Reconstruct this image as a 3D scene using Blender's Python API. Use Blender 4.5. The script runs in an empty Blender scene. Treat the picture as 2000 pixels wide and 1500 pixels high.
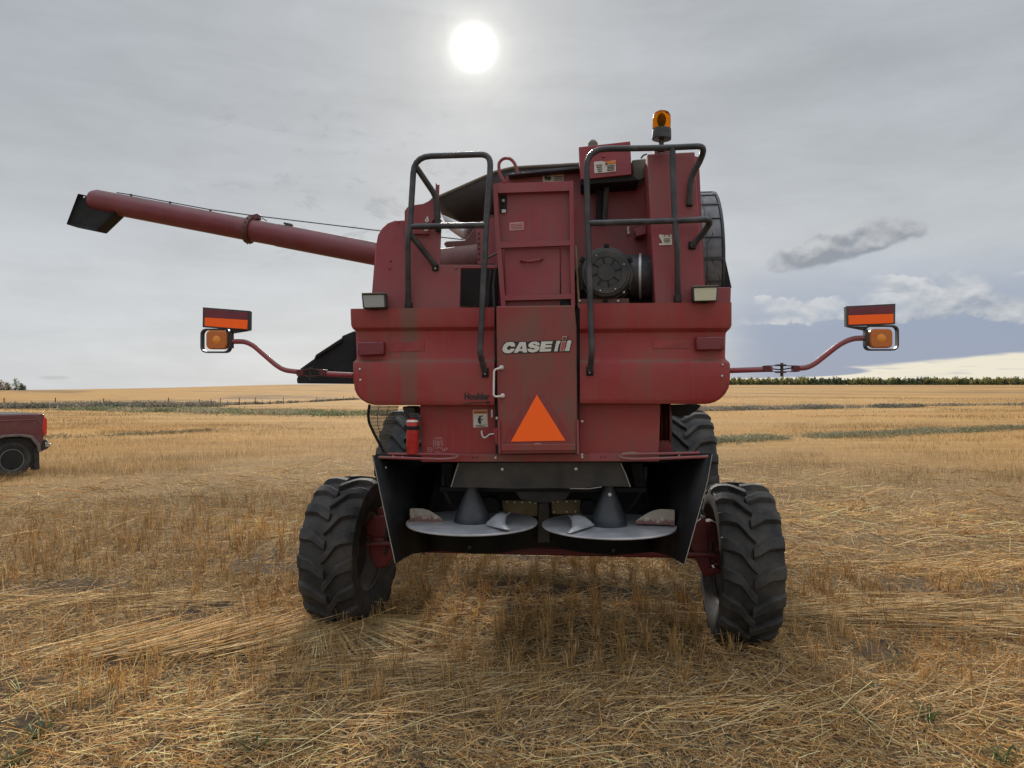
import bpy, bmesh, math, random
import numpy as np
from mathutils import Vector, Matrix
random.seed(7)
rng = np.random.default_rng(11)
scene = bpy.context.scene
COL = scene.collection
R = math.radians
F = 1455.0                      # focal length in photo pixels (2000 px wide)
HC = 1.93                       # eye height

# ------------------------------------------------------------------ frames
YAW = R(5.5)
OX, OY = 0.18, 4.87
XA = Vector((math.cos(YAW), -math.sin(YAW), 0)); FA = Vector((math.sin(YAW), math.cos(YAW), 0))

def L(u, v, d=0.0):
    """point of the machine, in the machine's own metres: seen at (u, v), d metres ahead of its rear face"""
    rd = Vector(((u-1000)/F, 1, (750-v)/F)); o = Vector((-OX, -OY, 0))
    cx, cy = o.dot(XA), o.dot(FA)
    rx, ry = rd.dot(XA), rd.dot(FA)
    t = (d-cy)/ry
    return Vector((cx+rx*t, d, HC+rd.z*t))

def W(u, Y, z=0.0):
    return Vector(((u-1000)/F*Y, Y, z))

# ------------------------------------------------------------------ node helper
class E:
    def __init__(s, nt, v): s.nt = nt; s.v = v
    def _m(s, op, *a):
        n = s.nt.nodes.new('ShaderNodeMath'); n.operation = op
        for i, x in enumerate(a):
            x = x.v if isinstance(x, E) else x
            if isinstance(x, (int, float)): n.inputs[i].default_value = x
            else: s.nt.links.new(x, n.inputs[i])
        return E(s.nt, n.outputs[0])
    def __add__(s, o): return s._m('ADD', s, o)
    __radd__ = __add__
    def __sub__(s, o): return s._m('SUBTRACT', s, o)
    def __rsub__(s, o): return s._m('SUBTRACT', o, s)
    def __mul__(s, o): return s._m('MULTIPLY', s, o)
    __rmul__ = __mul__
    def __truediv__(s, o): return s._m('DIVIDE', s, o)
    def mx(s, o): return s._m('MAXIMUM', s, o)
    def mn(s, o): return s._m('MINIMUM', s, o)
    def pw(s, o): return s._m('POWER', s, o)
    def ab(s): return s._m('ABSOLUTE', s)
    def exp(s): return s._m('EXPONENT', s)
    def clamp(s): return s.mx(0.0).mn(1.0)
    def ss(s, a, b):                         # smoothstep, a may exceed b
        n = s.nt.nodes.new('ShaderNodeMapRange'); n.interpolation_type = 'SMOOTHSTEP'
        inv = a > b
        lo, hi = (b, a) if inv else (a, b)
        s.nt.links.new(s.v, n.inputs[0]); n.inputs[1].default_value = lo; n.inputs[2].default_value = hi
        n.inputs[3].default_value = 1.0 if inv else 0.0; n.inputs[4].default_value = 0.0 if inv else 1.0
        return E(s.nt, n.outputs[0])

def xyz(nt, a, b, c):
    n = nt.nodes.new('ShaderNodeCombineXYZ')
    for i, x in enumerate((a, b, c)):
        if isinstance(x, E): nt.links.new(x.v, n.inputs[i])
        else: n.inputs[i].default_value = x
    return n.outputs[0]
def sep(nt, s):
    n = nt.nodes.new('ShaderNodeSeparateXYZ'); nt.links.new(s, n.inputs[0])
    return [E(nt, o) for o in n.outputs]
def noise(nt, vec, scale=1.0, detail=4.0, rough=0.5, dist=0.0):
    n = nt.nodes.new('ShaderNodeTexNoise'); n.inputs['Scale'].default_value = scale
    n.inputs['Detail'].default_value = detail; n.inputs['Roughness'].default_value = rough
    n.inputs['Distortion'].default_value = dist
    nt.links.new(vec, n.inputs['Vector']); return E(nt, n.outputs[0])
def mix(nt, a, b, f):
    n = nt.nodes.new('ShaderNodeMix'); n.data_type = 'RGBA'
    for i, x in ((0, f), (6, a), (7, b)):
        if isinstance(x, E): nt.links.new(x.v, n.inputs[i])
        elif isinstance(x, bpy.types.NodeSocket): nt.links.new(x, n.inputs[i])
        elif isinstance(x, (int, float)): n.inputs[i].default_value = x
        else: n.inputs[i].default_value = (*x, 1)
    return n.outputs[2]
def cmul(nt, c, k):                          # colour times scalar
    n = nt.nodes.new('ShaderNodeVectorMath'); n.operation = 'SCALE'
    nt.links.new(c, n.inputs[0]); nt.links.new(k.v, n.inputs['Scale']); return n.outputs[0]
def cadd(nt, a, b):
    n = nt.nodes.new('ShaderNodeVectorMath'); n.operation = 'ADD'
    nt.links.new(a, n.inputs[0]); nt.links.new(b, n.inputs[1]); return n.outputs[0]

def newmat(name):
    m = bpy.data.materials.new(name); m.use_nodes = True
    return m, m.node_tree, m.node_tree.nodes['Principled BSDF']
def setp(b, nt, col=None, rough=None, metal=None, spec=None):
    if col is not None:
        if isinstance(col, bpy.types.NodeSocket): nt.links.new(col, b.inputs['Base Color'])
        else: b.inputs['Base Color'].default_value = (*col, 1)
    if rough is not None:
        if isinstance(rough, E): nt.links.new(rough.v, b.inputs['Roughness'])
        else: b.inputs['Roughness'].default_value = rough
    if metal is not None: b.inputs['Metallic'].default_value = metal
    if spec is not None: b.inputs['Specular IOR Level'].default_value = spec
def ocoord(nt):
    return nt.nodes.new('ShaderNodeTexCoord').outputs['Object']
def bump(nt, b, h, dist, strength=1.0):
    n = nt.nodes.new('ShaderNodeBump'); n.inputs['Distance'].default_value = dist; n.inputs['Strength'].default_value = strength
    nt.links.new(h.v, n.inputs['Height']); nt.links.new(n.outputs[0], b.inputs['Normal'])

def mat_plain(name, col, rough=0.6, metal=0.0, var=0.25, scale=9.0, dust=0.0, dustcol=(0.23, 0.19, 0.14), spec=0.4, bmp=0.0):
    """surface with mottled tone and a film of field dust"""
    m, nt, b = newmat(name)
    c = ocoord(nt)
    n1 = noise(nt, c, scale, 6, 0.6); n2 = noise(nt, c, scale*7, 4, 0.6)
    dark = tuple(x*(1-var) for x in col); lite = tuple(min(1, x*(1+var)) for x in col)
    base = mix(nt, dark, lite, (n1*0.7+n2*0.3).ss(0.3, 0.7))
    if dust: base = mix(nt, base, dustcol, (noise(nt, c, scale*0.5, 8, 0.65).ss(0.38, 0.72)*dust).clamp())
    setp(b, nt, base, (n2*0.25+(rough-0.12)).clamp(), metal, spec)
    if bmp: bump(nt, b, n2, bmp)
    return m

def mat_paint(name, col, dust=0.5, dustcol=(0.17, 0.085, 0.07), rough=0.42, streaks=False):
    """weathered farm-machine paint: faded, dusty, with run-off streaks"""
    m, nt, b = newmat(name)
    c = ocoord(nt); x, y, z = sep(nt, c)
    big = noise(nt, c, 1.7, 7, 0.62); fine = noise(nt, c, 60, 4, 0.7); mid = noise(nt, c, 7, 6, 0.6)
    run = noise(nt, xyz(nt, x*38.0, y*8.0, z*1.3), 1.0, 5, 0.6)
    base = mix(nt, tuple(v*0.86 for v in col), tuple(v*1.12 for v in col), big.ss(0.32, 0.68))
    d = (big.ss(0.36, 0.70)*0.65 + mid.ss(0.45, 0.75)*0.3 + run.ss(0.48, 0.72)*0.55 + (fine-0.5)*0.35)*dust
    if streaks:
        # a washed-out band and drip lines below the light on the panel
        wob = (noise(nt, xyz(nt, x*4, 0.0, z*3), 1.0, 3, 0.5)-0.5)*0.03
        band = ((x+wob).ss(-0.93, -0.915))*((x+wob).ss(-0.80, -0.83))
        drip = noise(nt, xyz(nt, x*110.0, 0.0, z*1.2), 1.0, 3, 0.5).ss(0.50, 0.60)*x.ss(-1.04, -1.02)*x.ss(-0.90, -0.94)*z.ss(2.0, 2.2)
        d = d + band*0.55
        base = mix(nt, base, (0.10, 0.02, 0.02), (drip*0.7).clamp())
        d = d + drip*0.1
    scr = noise(nt, xyz(nt, x*9.0+z*30.0, y*5.0, z*9.0-x*60.0), 1.0, 3, .6).ss(.70,.73)*big.ss(.4,.6)*.5
    d = d + scr
    gm = nt.nodes.new('ShaderNodeNewGeometry'); nz = sep(nt, gm.outputs['Normal'])[2]
    d = d + nz.ss(.35, .9)*mid.ss(.25, .6)*.8          # dust settled on the ledges
    base = mix(nt, base, dustcol, d.clamp())
    chips = noise(nt, c, 130, 2, 0.4).ss(0.74, 0.78)*mid.ss(0.45, 0.6)
    base = mix(nt, base, (0.30, 0.20, 0.17), (chips*0.7).clamp())
    setp(b, nt, base, (d*0.3+rough).clamp(), 0.0, 0.38)
    bump(nt, b, big*0.6+mid*0.4, 0.004, 0.5)
    return m

RED = mat_paint('red_paint', (0.30, 0.030, 0.036), 0.65)
RED_HOOD = mat_paint('red_paint_hood', (0.275, 0.023, 0.026), 0.80, dustcol=(0.165, 0.072, 0.056), streaks=True)
RED_DOOR = mat_paint('red_paint_dusty', (0.245, 0.029, 0.030), 1.25, dustcol=(0.150, 0.074, 0.058))
RED_UP = mat_paint('red_paint_hazed', (0.265, 0.035, 0.048), 0.75, dustcol=(0.165, 0.092, 0.086), rough=0.34)  # upper red turned greyer and more violet, haze put into the colour
RED_AUG_SHADED = mat_paint('red_auger_shaded', (0.165, 0.027, 0.038), 0.5, dustcol=(0.12, 0.065, 0.068), rough=0.36)  # auger red darkened, shade of its lower side put into the colour
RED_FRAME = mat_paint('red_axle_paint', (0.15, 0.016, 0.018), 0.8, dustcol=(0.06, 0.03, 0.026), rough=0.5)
RED_DARK = mat_plain('dark_red', (0.085, 0.012, 0.016), 0.5, dust=0.3, dustcol=(0.08, 0.05, 0.04))
BLACK = mat_plain('black_sheet', (0.014, 0.015, 0.017), 0.7, dust=0.35, dustcol=(0.040, 0.039, 0.038), scale=4, bmp=0.002, spec=0.2)
BLACK_IN = mat_plain('black_interior', (0.012, 0.012, 0.013), 0.8, dust=0.3, dustcol=(0.035, 0.03, 0.027))
RAIL = mat_plain('black_rail_paint', (0.030, 0.032, 0.038), 0.42, dust=0.6, dustcol=(0.085, 0.082, 0.085), scale=14)
RUBBER = mat_plain('tyre_rubber', (0.024, 0.024, 0.025), 0.8, dust=0.75, dustcol=(0.074, 0.064, 0.054), scale=9, bmp=0.003)
PLASTIC = mat_plain('black_plastic', (0.024, 0.025, 0.028), 0.45, dust=0.6, dustcol=(0.075, 0.072, 0.068))
TANKGREY = mat_plain('tank_grey', (0.050, 0.050, 0.058), 0.55, dust=0.4, dustcol=(0.09, 0.085, 0.085), scale=3)
STEEL = mat_plain('worn_steel', (0.33, 0.335, 0.37), 0.42, 0.15, var=0.2, scale=5, dust=0.45, dustcol=(0.30, 0.28, 0.27))
DULLSTEEL = mat_plain('dusty_steel', (0.032, 0.033, 0.035), 0.5, 0.2, dust=0.7, dustcol=(0.075, 0.062, 0.046), scale=5)
CONE = mat_plain('cone_grey', (0.040, 0.046, 0.056), 0.45, 0.0, dust=0.5, dustcol=(0.07, 0.074, 0.08))
VANE = mat_plain('vane_scoured', (0.34, 0.29, 0.24), 0.5, 0.2, dust=0.8, dustcol=(0.16, 0.10, 0.09), scale=16)
OLIVE = mat_plain('olive_plate', (0.16, 0.125, 0.06), 0.6, dust=0.5, dustcol=(0.12, 0.10, 0.07))
_m, _nt, _b = newmat('vane_scoured'); _c = ocoord(_nt)
_x, _y, _z = sep(_nt, _c); _n = noise(_nt, _c, 30, 6, .65); _zz = _z+(_n-.5)*.05
_b0 = mix(_nt, (.17,.085,.075), (.30,.26,.215), _zz.ss(.985,1.01)); _b0 = mix(_nt, _b0, (.50,.46,.42), (_n.ss(.5,.62)*_zz.ss(.975,1.0)*_zz.ss(1.035,1.01)).clamp())
setp(_b, _nt, _b0, .5, .1); VANE = _m
_m, _nt, _b = newmat('disc_steel'); _c = ocoord(_nt)
_n = noise(_nt, _c, 120, 4, .7); _n2 = noise(_nt, _c, 6, 6, .6)
setp(_b, _nt, mix(_nt, mix(_nt, (.34,.345,.37), (.50,.505,.53), _n2.ss(.35,.65)), (.62,.60,.58), _n.ss(.66,.72)), (_n2*.3+.3).clamp(), .2); STEEL = _m
WHITE = mat_plain('white_enamel', (0.62, 0.60, 0.57), 0.4, dust=0.4, dustcol=(0.4, 0.35, 0.28), scale=20)
ZINC = mat_plain('zinc_bolt', (0.55, 0.54, 0.52), 0.35, 0.6)
EDGE = mat_plain('pale_edge', (0.30, 0.285, 0.26), 0.5)
DECALW = mat_plain('decal_white', (0.56, 0.54, 0.50), 0.45, var=0.12, dust=0.35, dustcol=(0.40, 0.35, 0.29), scale=30)
DECALK = mat_plain('decal_black', (0.018, 0.017, 0.017), 0.5)
DECALO = mat_plain('decal_orange', (0.62, 0.19, 0.03), 0.5)
DECALR = mat_plain('decal_red', (0.38, 0.05, 0.055), 0.45, dust=0.3)
GHOST = mat_plain('decal_ghost', (0.25, 0.030, 0.032), 0.35, dust=0.3, dustcol=(0.17, 0.085, 0.07))
SCUFF = mat_plain('scuffed_ink', (0.46, 0.26, 0.25), 0.5)
FLUOR, _nt, _b = newmat('fluorescent_orange')
_c = ocoord(_nt); setp(_b, _nt, mix(_nt, (0.95, 0.115, 0.012), (1.0, 0.15, 0.02), noise(_nt, _c, 3, 4, 0.5)), 0.45, 0, 0.2)
REFRED = mat_plain('reflective_red', (0.13, 0.016, 0.028), 0.35)
TANCOL = mat_plain('chaff_tan', (0.33, 0.25, 0.15), 0.8, dust=0.4)
MOSS = mat_plain('weathered_grey', (0.14, 0.13, 0.105), 0.8, dust=0.7, dustcol=(0.09, 0.085, 0.06), scale=22)
BROWN = mat_plain('dirty_brown_red', (0.10, 0.030, 0.028), 0.6, dust=0.6, dustcol=(0.10, 0.065, 0.05))
SILVER = mat_plain('galvanised', (0.50, 0.50, 0.51), 0.4, 0.5, dust=0.4, dustcol=(0.35, 0.33, 0.3))
RIMGREY = mat_plain('rim_grey', (0.12, 0.115, 0.11), 0.5, 0.3, dust=0.6, dustcol=(0.12, 0.10, 0.08))
SCREEN = mat_plain('rotary_screen', (0.10, 0.102, 0.112), 0.5, 0.3, dust=0.6, dustcol=(0.16, 0.155, 0.15), scale=20)
EXT = mat_plain('extinguisher_red', (0.45, 0.02, 0.022), 0.3, dust=0.3, dustcol=(0.2, 0.1, 0.08))
def mat_lens(name, col, trans, rough=0.25):
    m, nt, b = newmat(name); c = ocoord(nt)
    n = noise(nt, c, 80, 3, 0.5)
    setp(b, nt, mix(nt, tuple(v*0.75 for v in col), col, n), rough, 0, 0.5)
    b.inputs['Transmission Weight'].default_value = trans
    bump(nt, b, n, 0.002, 0.6)
    return m
AMBER = mat_lens('amber_lens', (1.0, 0.50, 0.06), 0.95, 0.08); AMBER.node_tree.nodes['Principled BSDF'].inputs['IOR'].default_value = 1.08
AMBER2 = mat_lens('amber_lamp_lens', (0.50, 0.13, 0.012), 0.0, 0.3)
AMBERC = mat_lens('amber_bulb', (0.80, 0.27, 0.03), 0.0, 0.3)
REDLENS = mat_lens('red_lens', (0.16, 0.012, 0.022), 0.0, 0.3)
CLEAR = mat_lens('work_light_glass', (0.30, 0.30, 0.28), 0.0, 0.25)
CREAM = mat_lens('work_light_glass_cream', (0.52, 0.50, 0.36), 0.0, 0.25)  # creamy yellow glass of the right work light

# ------------------------------------------------------------------ mesh builder
class MB:
    def __init__(s): s.v = []; s.f = []; s.m = []
    def add(s, vs, fs, mi=0):
        o = len(s.v); s.v += [tuple(p) for p in vs]
        s.f += [tuple(i+o for i in f) for f in fs]; s.m += [mi]*len(fs); return s
    def box(s, c, h, rot=None, mi=0):
        c = Vector(c); vs = []
        for i in range(8):
            p = Vector((h[0]*(1 if i & 1 else -1), h[1]*(1 if i & 2 else -1), h[2]*(1 if i & 4 else -1)))
            if rot: p = rot @ p
            vs.append(c+p)
        return s.add(vs, [(0,2,3,1),(4,5,7,6),(0,1,5,4),(2,6,7,3),(0,4,6,2),(1,3,7,5)], mi)
    def prism(s, pts, d0, d1, mi=0):
        """outline of local points at depth d0 (list of Vectors), pushed straight ahead to d1"""
        n = len(pts)
        a = [Vector((p.x, d0, p.z)) for p in pts]; b = [Vector((p.x, d1, p.z)) for p in pts]
        area = sum(a[i].x*a[(i+1)%n].z-a[(i+1)%n].x*a[i].z for i in range(n))
        if area < 0: a.reverse(); b.reverse()
        fs = [tuple(range(n)), tuple(range(2*n-1, n-1, -1))]
        fs += [(i, n+i, n+(i+1)%n, (i+1)%n) for i in range(n)]
        return s.add(a+b, fs, mi)
    def pp(s, uv, d0, d1, mi=0):
        return s.prism([L(u, v, d0) for u, v in uv], d0, d1, mi)
    def sheet(s, pts, off=None, mi=0):
        return s.add(pts, [tuple(range(len(pts)))], mi)
    def tube(s, pts, r, n=10, mi=0, fil=0.0, fs=5, cap=True):
        P = [Vector(p) for p in pts]
        if fil:
            Q = [P[0]]
            for i in range(1, len(P)-1):
                a, b, c = P[i-1], P[i], P[i+1]
                f = min(fil, (a-b).length*0.48, (c-b).length*0.48)
                p0 = b+(a-b).normalized()*f; p2 = b+(c-b).normalized()*f
                for k in range(fs+1):
                    t = k/fs; Q.append(p0*(1-t)**2+b*(2*t*(1-t))+p2*t*t)
            Q.append(P[-1]); P = Q
        rr = r if isinstance(r, (list, tuple)) else [r]*len(P)
        up = None; vs = []
        for i, p in enumerate(P):
            t = (P[min(i+1, len(P)-1)]-P[max(i-1, 0)]).normalized()
            if up is None:
                up = Vector((0, 0, 1)) if abs(t.z) < 0.9 else Vector((0, 1, 0))
            up = (up-t*up.dot(t)).normalized(); sd = t.cross(up)
            for k in range(n):
                a = 2*math.pi*k/n; vs.append(p+(up*math.cos(a)+sd*math.sin(a))*rr[i])
        fs_ = []
        for i in range(len(P)-1):
            for k in range(n):
                fs_.append((i*n+k, i*n+(k+1)%n, (i+1)*n+(k+1)%n, (i+1)*n+k))
        if cap: fs_ += [tuple(range(n-1, -1, -1)), tuple((len(P)-1)*n+k for k in range(n))]
        return s.add(vs, fs_, mi)
    def lathe(s, prof, c, axis, n=32, mi=0, closed=False, a0=0.0, a1=2*math.pi):
        """prof: (radius, along) pairs turned about axis through c"""
        ax = Vector(axis).normalized(); c = Vector(c)
        up = Vector((0, 0, 1)) if abs(ax.z) < 0.9 else Vector((0, 1, 0))
        up = (up-ax*up.dot(ax)).normalized(); sd = ax.cross(up)
        full = abs(a1-a0-2*math.pi) < 1e-6
        m = n if full else n+1
        vs = []
        for r, h in prof:
            for k in range(m):
                a = a0+(a1-a0)*k/n; vs.append(c+ax*h+(up*math.cos(a)+sd*math.sin(a))*r)
        fs = []
        q = len(prof)
        for i in range(q if closed else q-1):
            j = (i+1) % q
            for k in range(n if full else n):
                k2 = (k+1) % m
                fs.append((i*m+k, i*m+k2, j*m+k2, j*m+k))
        return s.add(vs, fs, mi)
    def ball(s, c, r, n=8, mi=0, sq=(1, 1, 1)):
        c = Vector(c); vs = []; fs = []; h = n//2
        for i in range(h+1):
            th = math.pi*i/h
            for k in range(n):
                a = 2*math.pi*k/n
                vs.append(c+Vector((r*sq[0]*math.sin(th)*math.cos(a), r*sq[1]*math.sin(th)*math.sin(a), r*sq[2]*math.cos(th))))
        for i in range(h):
            for k in range(n): fs.append((i*n+k, (i+1)*n+k, (i+1)*n+(k+1)%n, i*n+(k+1)%n))
        return s.add(vs, fs, mi)
    def clusters(s):
        """groups of faces whose pieces touch or overlap"""
        par = list(range(len(s.v)))
        def find(i):
            while par[i] != i: par[i] = par[par[i]]; i = par[i]
            return i
        for f in s.f:
            for i in f[1:]: par[find(i)] = find(f[0])
        isl = {}
        for k, f in enumerate(s.f): isl.setdefault(find(f[0]), []).append(k)
        keys = list(isl); bb = []
        for k in keys:
            P = np.array([s.v[i] for f in isl[k] for i in s.f[f]]); bb.append((P.min(0)-.004, P.max(0)+.004))
        g = list(range(len(keys)))
        def fg(i):
            while g[i] != i: i = g[i]
            return i
        for i in range(len(keys)):
            for j in range(i):
                if (bb[i][0] <= bb[j][1]).all() and (bb[j][0] <= bb[i][1]).all(): g[fg(i)] = fg(j)
        out = {}
        for i, k in enumerate(keys): out.setdefault(fg(i), []).extend(isl[k])
        return list(out.values())
    WHOLE = ('decal', 'lettering', 'screen_bars', 'crown', 'wires', 'trunk', 'tyre', 'seams', 'lid_ribs')
    def build(s, name, mats, parent=None, **kw):
        """one object for each separate piece"""
        if len(s.f) > 30000 or any(w in name for w in MB.WHOLE): return s.build1(name, mats, parent, **kw)
        cl = s.clusters()
        if len(cl) < 2: return s.build1(name, mats, parent, **kw)
        first = None
        for c in cl:
            m = MB(); idx = {}
            for k in c:
                f = []
                for i in s.f[k]:
                    if i not in idx: idx[i] = len(m.v); m.v.append(s.v[i])
                    f.append(idx[i])
                m.f.append(tuple(f)); m.m.append(s.m[k])
            o = m.build1(name, mats, parent, **kw); first = first or o
        return first
    def build1(s, name, mats, parent=None, bevel=0.0, smooth=35, solid=0.0, tri=False, seg=2):
        me = bpy.data.meshes.new(name)
        me.from_pydata(s.v, [], s.f)
        if not isinstance(mats, (list, tuple)): mats = [mats]
        for m in mats: me.materials.append(m)
        me.polygons.foreach_set('material_index', s.m)
        bm = bmesh.new(); bm.from_mesh(me)
        bmesh.ops.remove_doubles(bm, verts=bm.verts, dist=1e-5)
        bmesh.ops.recalc_face_normals(bm, faces=bm.faces)
        if tri: bmesh.ops.triangulate(bm, faces=[f for f in bm.faces if len(f.verts) > 4])
        bm.to_mesh(me); bm.free()
        if smooth:
            me.polygons.foreach_set('use_smooth', [True]*len(me.polygons))
            me.set_sharp_from_angle(angle=R(smooth))
        o = bpy.data.objects.new(name, me); COL.objects.link(o)
        if parent: o.parent = parent
        if solid:
            md = o.modifiers.new('thick', 'SOLIDIFY'); md.thickness = solid; md.offset = 0
        if bevel:
            md = o.modifiers.new('edges', 'BEVEL'); md.width = bevel; md.segments = seg; md.limit_method = 'ANGLE'; md.angle_limit = R(40)
            md.harden_normals = False
        return o

def tag(o, label=None, cat=None, group=None, kind=None):
    if label: o['label'] = label
    if cat: o['category'] = cat
    if group: o['group'] = group
    if kind: o['kind'] = kind
    return o
def empty(name, loc=(0, 0, 0), rz=0.0):
    o = bpy.data.objects.new(name, None); COL.objects.link(o)
    o.location = loc; o.rotation_euler = (0, 0, rz); o.empty_display_size = 0.2
    return o

def text_mesh(body, size, shear=0.0, bold=0.0):
    cu = bpy.data.curves.new('lettering', 'FONT'); cu.body = body; cu.size = size; cu.shear = shear; cu.offset = bold
    cu.resolution_u = 3
    ob = bpy.data.objects.new('lettering', cu); COL.objects.link(ob)
    dg = bpy.context.evaluated_depsgraph_get(); me = bpy.data.meshes.new_from_object(ob.evaluated_get(dg))
    vs = [v.co.copy() for v in me.vertices]; fs = [tuple(p.vertices) for p in me.polygons]
    bpy.data.objects.remove(ob); bpy.data.curves.remove(cu); bpy.data.meshes.remove(me)
    return vs, fs
def add_text(mb, body, u0, u1, vbase, d, mi, shear=0.0, bold=0.0, vh=None):
    """lettering fitted between u0 and u1 on the plane d, baseline vbase"""
    vs, fs = text_mesh(body, 1.0, shear, bold)
    xs = [v.x for v in vs]; w = max(xs)-min(xs); h = max(v.y for v in vs)
    a = L(u0, vbase, d); b = L(u1, vbase, d); k = (b.x-a.x)/w
    kh = k if vh is None else (L(u0, vbase-vh, d).z-a.z)/h
    mb.add([Vector((a.x+(v.x-min(xs))*k, d, a.z+v.y*kh)) for v in vs], fs, mi)
# ================================================================== the combine
CB = empty('combine_harvester', (OX, OY, 0), -YAW)
tag(CB, 'dusty red combine harvester seen from behind, unloading auger swung out to the left', 'combine harvester')
def bolts(uvs, d, r=0.008, name='bolt_head', mat=None, parent=None):
    for u, v in uvs:
        MB().lathe([(0, -0.007), (r*0.8, -0.006), (r, -0.002), (r, 0.004)], L(u, v, d), (0, 1, 0), 10).build1(name, mat or ZINC, parent or CB)

# ---- two ribbed hood panels
def hood(levels, u_in, sgn):
    m = MB(); xin = L(u_in, 695, 0).x; rows = []
    for v, inset, u in levels:
        p = L(u, v, 0); xo = p.x; z = p.z; r = 0.035
        row = [(xin, 0.34, z), (xin, inset, z)]
        for k in range(5):
            a = math.pi/2*k/4
            row.append((xo-sgn*r*(1-math.sin(a)), inset+r*(1-math.cos(a)), z))
        row += [(xo, 1.35+inset, z), (xo-sgn*0.05, 1.40, z)]
        rows.append(row)
    n = len(rows[0]); vs = [p for row in rows for p in row]
    fs = [(i*n+k, i*n+k+1, (i+1)*n+k+1, (i+1)*n+k) for i in range(len(rows)-1) for k in range(n-1)]
    fs += [tuple(range(n)), tuple((len(rows)-1)*n+k for k in range(n))]
    m.add(vs, fs)
    return m.build('hood_panel', RED_HOOD, CB, smooth=28, tri=True)
hood([(603,.0,682),(612,.0,682),(634,.0,683),(640,.004,685),(647,.028,690),(652,.030,690),(697,.030,692),(702,.026,691),(708,.004,687),(712,0,687),(745,0,688),(762,0,690.5),(773,0,696),(781,0,704),(787,0,714),(790.5,.004,724),(791.5,.02,730)], 965.5, -1)
hood([(590,0,1431),(599,0,1431),(634,0,1431),(640,.004,1429),(648,.028,1422),(653,.030,1421),(696,.030,1420),(701,.026,1421),(707,.004,1426),(711,0,1428),(742,0,1428),(758,0,1425),(770,0,1418),(779,0,1409),(785,0,1399),(788.5,.004,1388),(789.5,.02,1382)], 1132.5, 1)
bolts([(703,721),(704,742)], 0.0, 0.008); bolts([(1411,712),(1410,734)], 0.0, 0.008)
bolts([(1131+6,890-2),(968,894),(1137,823),(1092+45,893)], 0.055, 0.009)
# black plate standing in for the dark behind the seams and in the engine bay
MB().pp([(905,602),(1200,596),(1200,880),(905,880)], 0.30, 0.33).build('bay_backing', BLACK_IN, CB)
# ghost decals
MB().pp([(759,669),(829,668),(829,685.5),(759,687)], 0.027, 0.0298).build('faded_decal', GHOST, CB)
MB().pp([(1275,665),(1346,663),(1346,680),(1275,680)], 0.027, 0.0298).build('faded_decal', GHOST, CB)
# tail lights
for uv in ([(697,668),(749,667),(750,693),(698,695)], [(1360,658),(1415,657),(1416,683),(1360,684.5)]):
    m = MB().pp(uv, -0.014, 0.034)
    t = m.build('tail_light', REDLENS, CB, bevel=0.008)
    cu = sum(p[0] for p in uv)/4; cv = sum(p[1] for p in uv)/4
    bolts([(uv[0][0]+5, cv+6), (uv[1][0]-6, cv+6)], -0.015, 0.004, 'screw', RED_DARK, t)
# business lettering
m = MB(); add_text(m, 'Houlder', 907, 957, 780, -0.0025, 0, 0.0, 0.045, 13)
m.pp([(904,789),(925,785.5),(958,785),(957,786.5),(925,787.5),(905,791)], -0.0028, -0.0008)
m.pp([(950,784),(956,783),(957,787),(951,788)], -0.0028, -0.0008)
m.build('dealer_lettering', DECALK, CB, smooth=0)

# ---- centre door
DD = -0.035
door = MB().pp([(969,598),(1122,596),(1126,640),(1128,885),(975,887),(971,760)], DD, 0.02).build('rear_door', RED_DOOR, CB, bevel=0.008)
MB().pp([(978,868),(1124,867),(1125,880),(978,881)], DD-0.012, DD-0.001).build('door_flange', RED_DOOR, door, bevel=0.004)
MB().pp([(963.5,603),(969.5,603),(975.5,886),(968,886)], 0.03, 0.05).build('door_seal', BLACK, door)
MB().pp([(1125,603),(1131.5,603),(1132,886),(1128,886)], 0.03, 0.05).build('door_seal', BLACK, door)
# logo
LS = 10.717
def lg(pts): return [(960+x/LS, 640+y/LS) for x, y in pts]
m = MB(); d0 = DD-0.002
bgd = [(215,430),(228,370),(262,318),(320,288),(400,275),(470,285),(520,300),(560,285),(720,283),(750,305),(800,282),(930,272),(1000,282),(1030,272),(1465,258),(1475,172),(1612,166),(1592,256),(1697,254),(1640,514),(1260,512),(1010,522),(900,533),(760,535),(460,540),(320,557),(250,535),(220,490)]
m.pp(lg(bgd), d0, d0+0.0015, 0)
wht = [[(495,395),(490,340),(455,303),(390,297),(310,312),(255,365),(228,430),(235,490),(275,527),(340,537),(400,527),(455,493),(490,440),(405,440),(385,460),(350,468),(325,450),(325,415),(350,385),(385,373),(405,385),(405,397)],
 [(465,524),(590,300),(712,300),(745,517),(655,519),(652,490),(570,492),(550,522)],
 [(1005,365),(1000,318),(930,288),(840,300),(785,335),(768,380),(800,415),(900,430),(905,445),(880,458),(840,455),(832,440),(750,445),(765,490),(810,514),(880,518),(950,497),(1000,455),(1008,410),(985,382),(880,362),(875,347),(900,340),(920,348),(925,365)],
 [(1003,505),(1045,290),(1282,283),(1268,338),(1135,343),(1130,365),(1262,363),(1250,412),(1120,415),(1115,442),(1255,440),(1240,495)],
 [(1310,495),(1360,277),(1445,274),(1430,330),(1408,345),(1403,400),(1390,420),(1385,495)],
 [(1530,488),(1548,420),(1562,400),(1567,345),(1592,270),(1674,267),(1627,487)],
 [(1470,249),(1488,179),(1584,179),(1568,248)], [(1427,493),(1470,279),(1556,277),(1510,491)]]
for k, p in enumerate(wht): m.pp(lg(p), d0-0.002-0.0001*k, d0-0.0008, 1)
m.pp(lg([(597,442),(636,372),(646,440)]), d0-0.004, d0-0.0028, 0)
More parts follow.
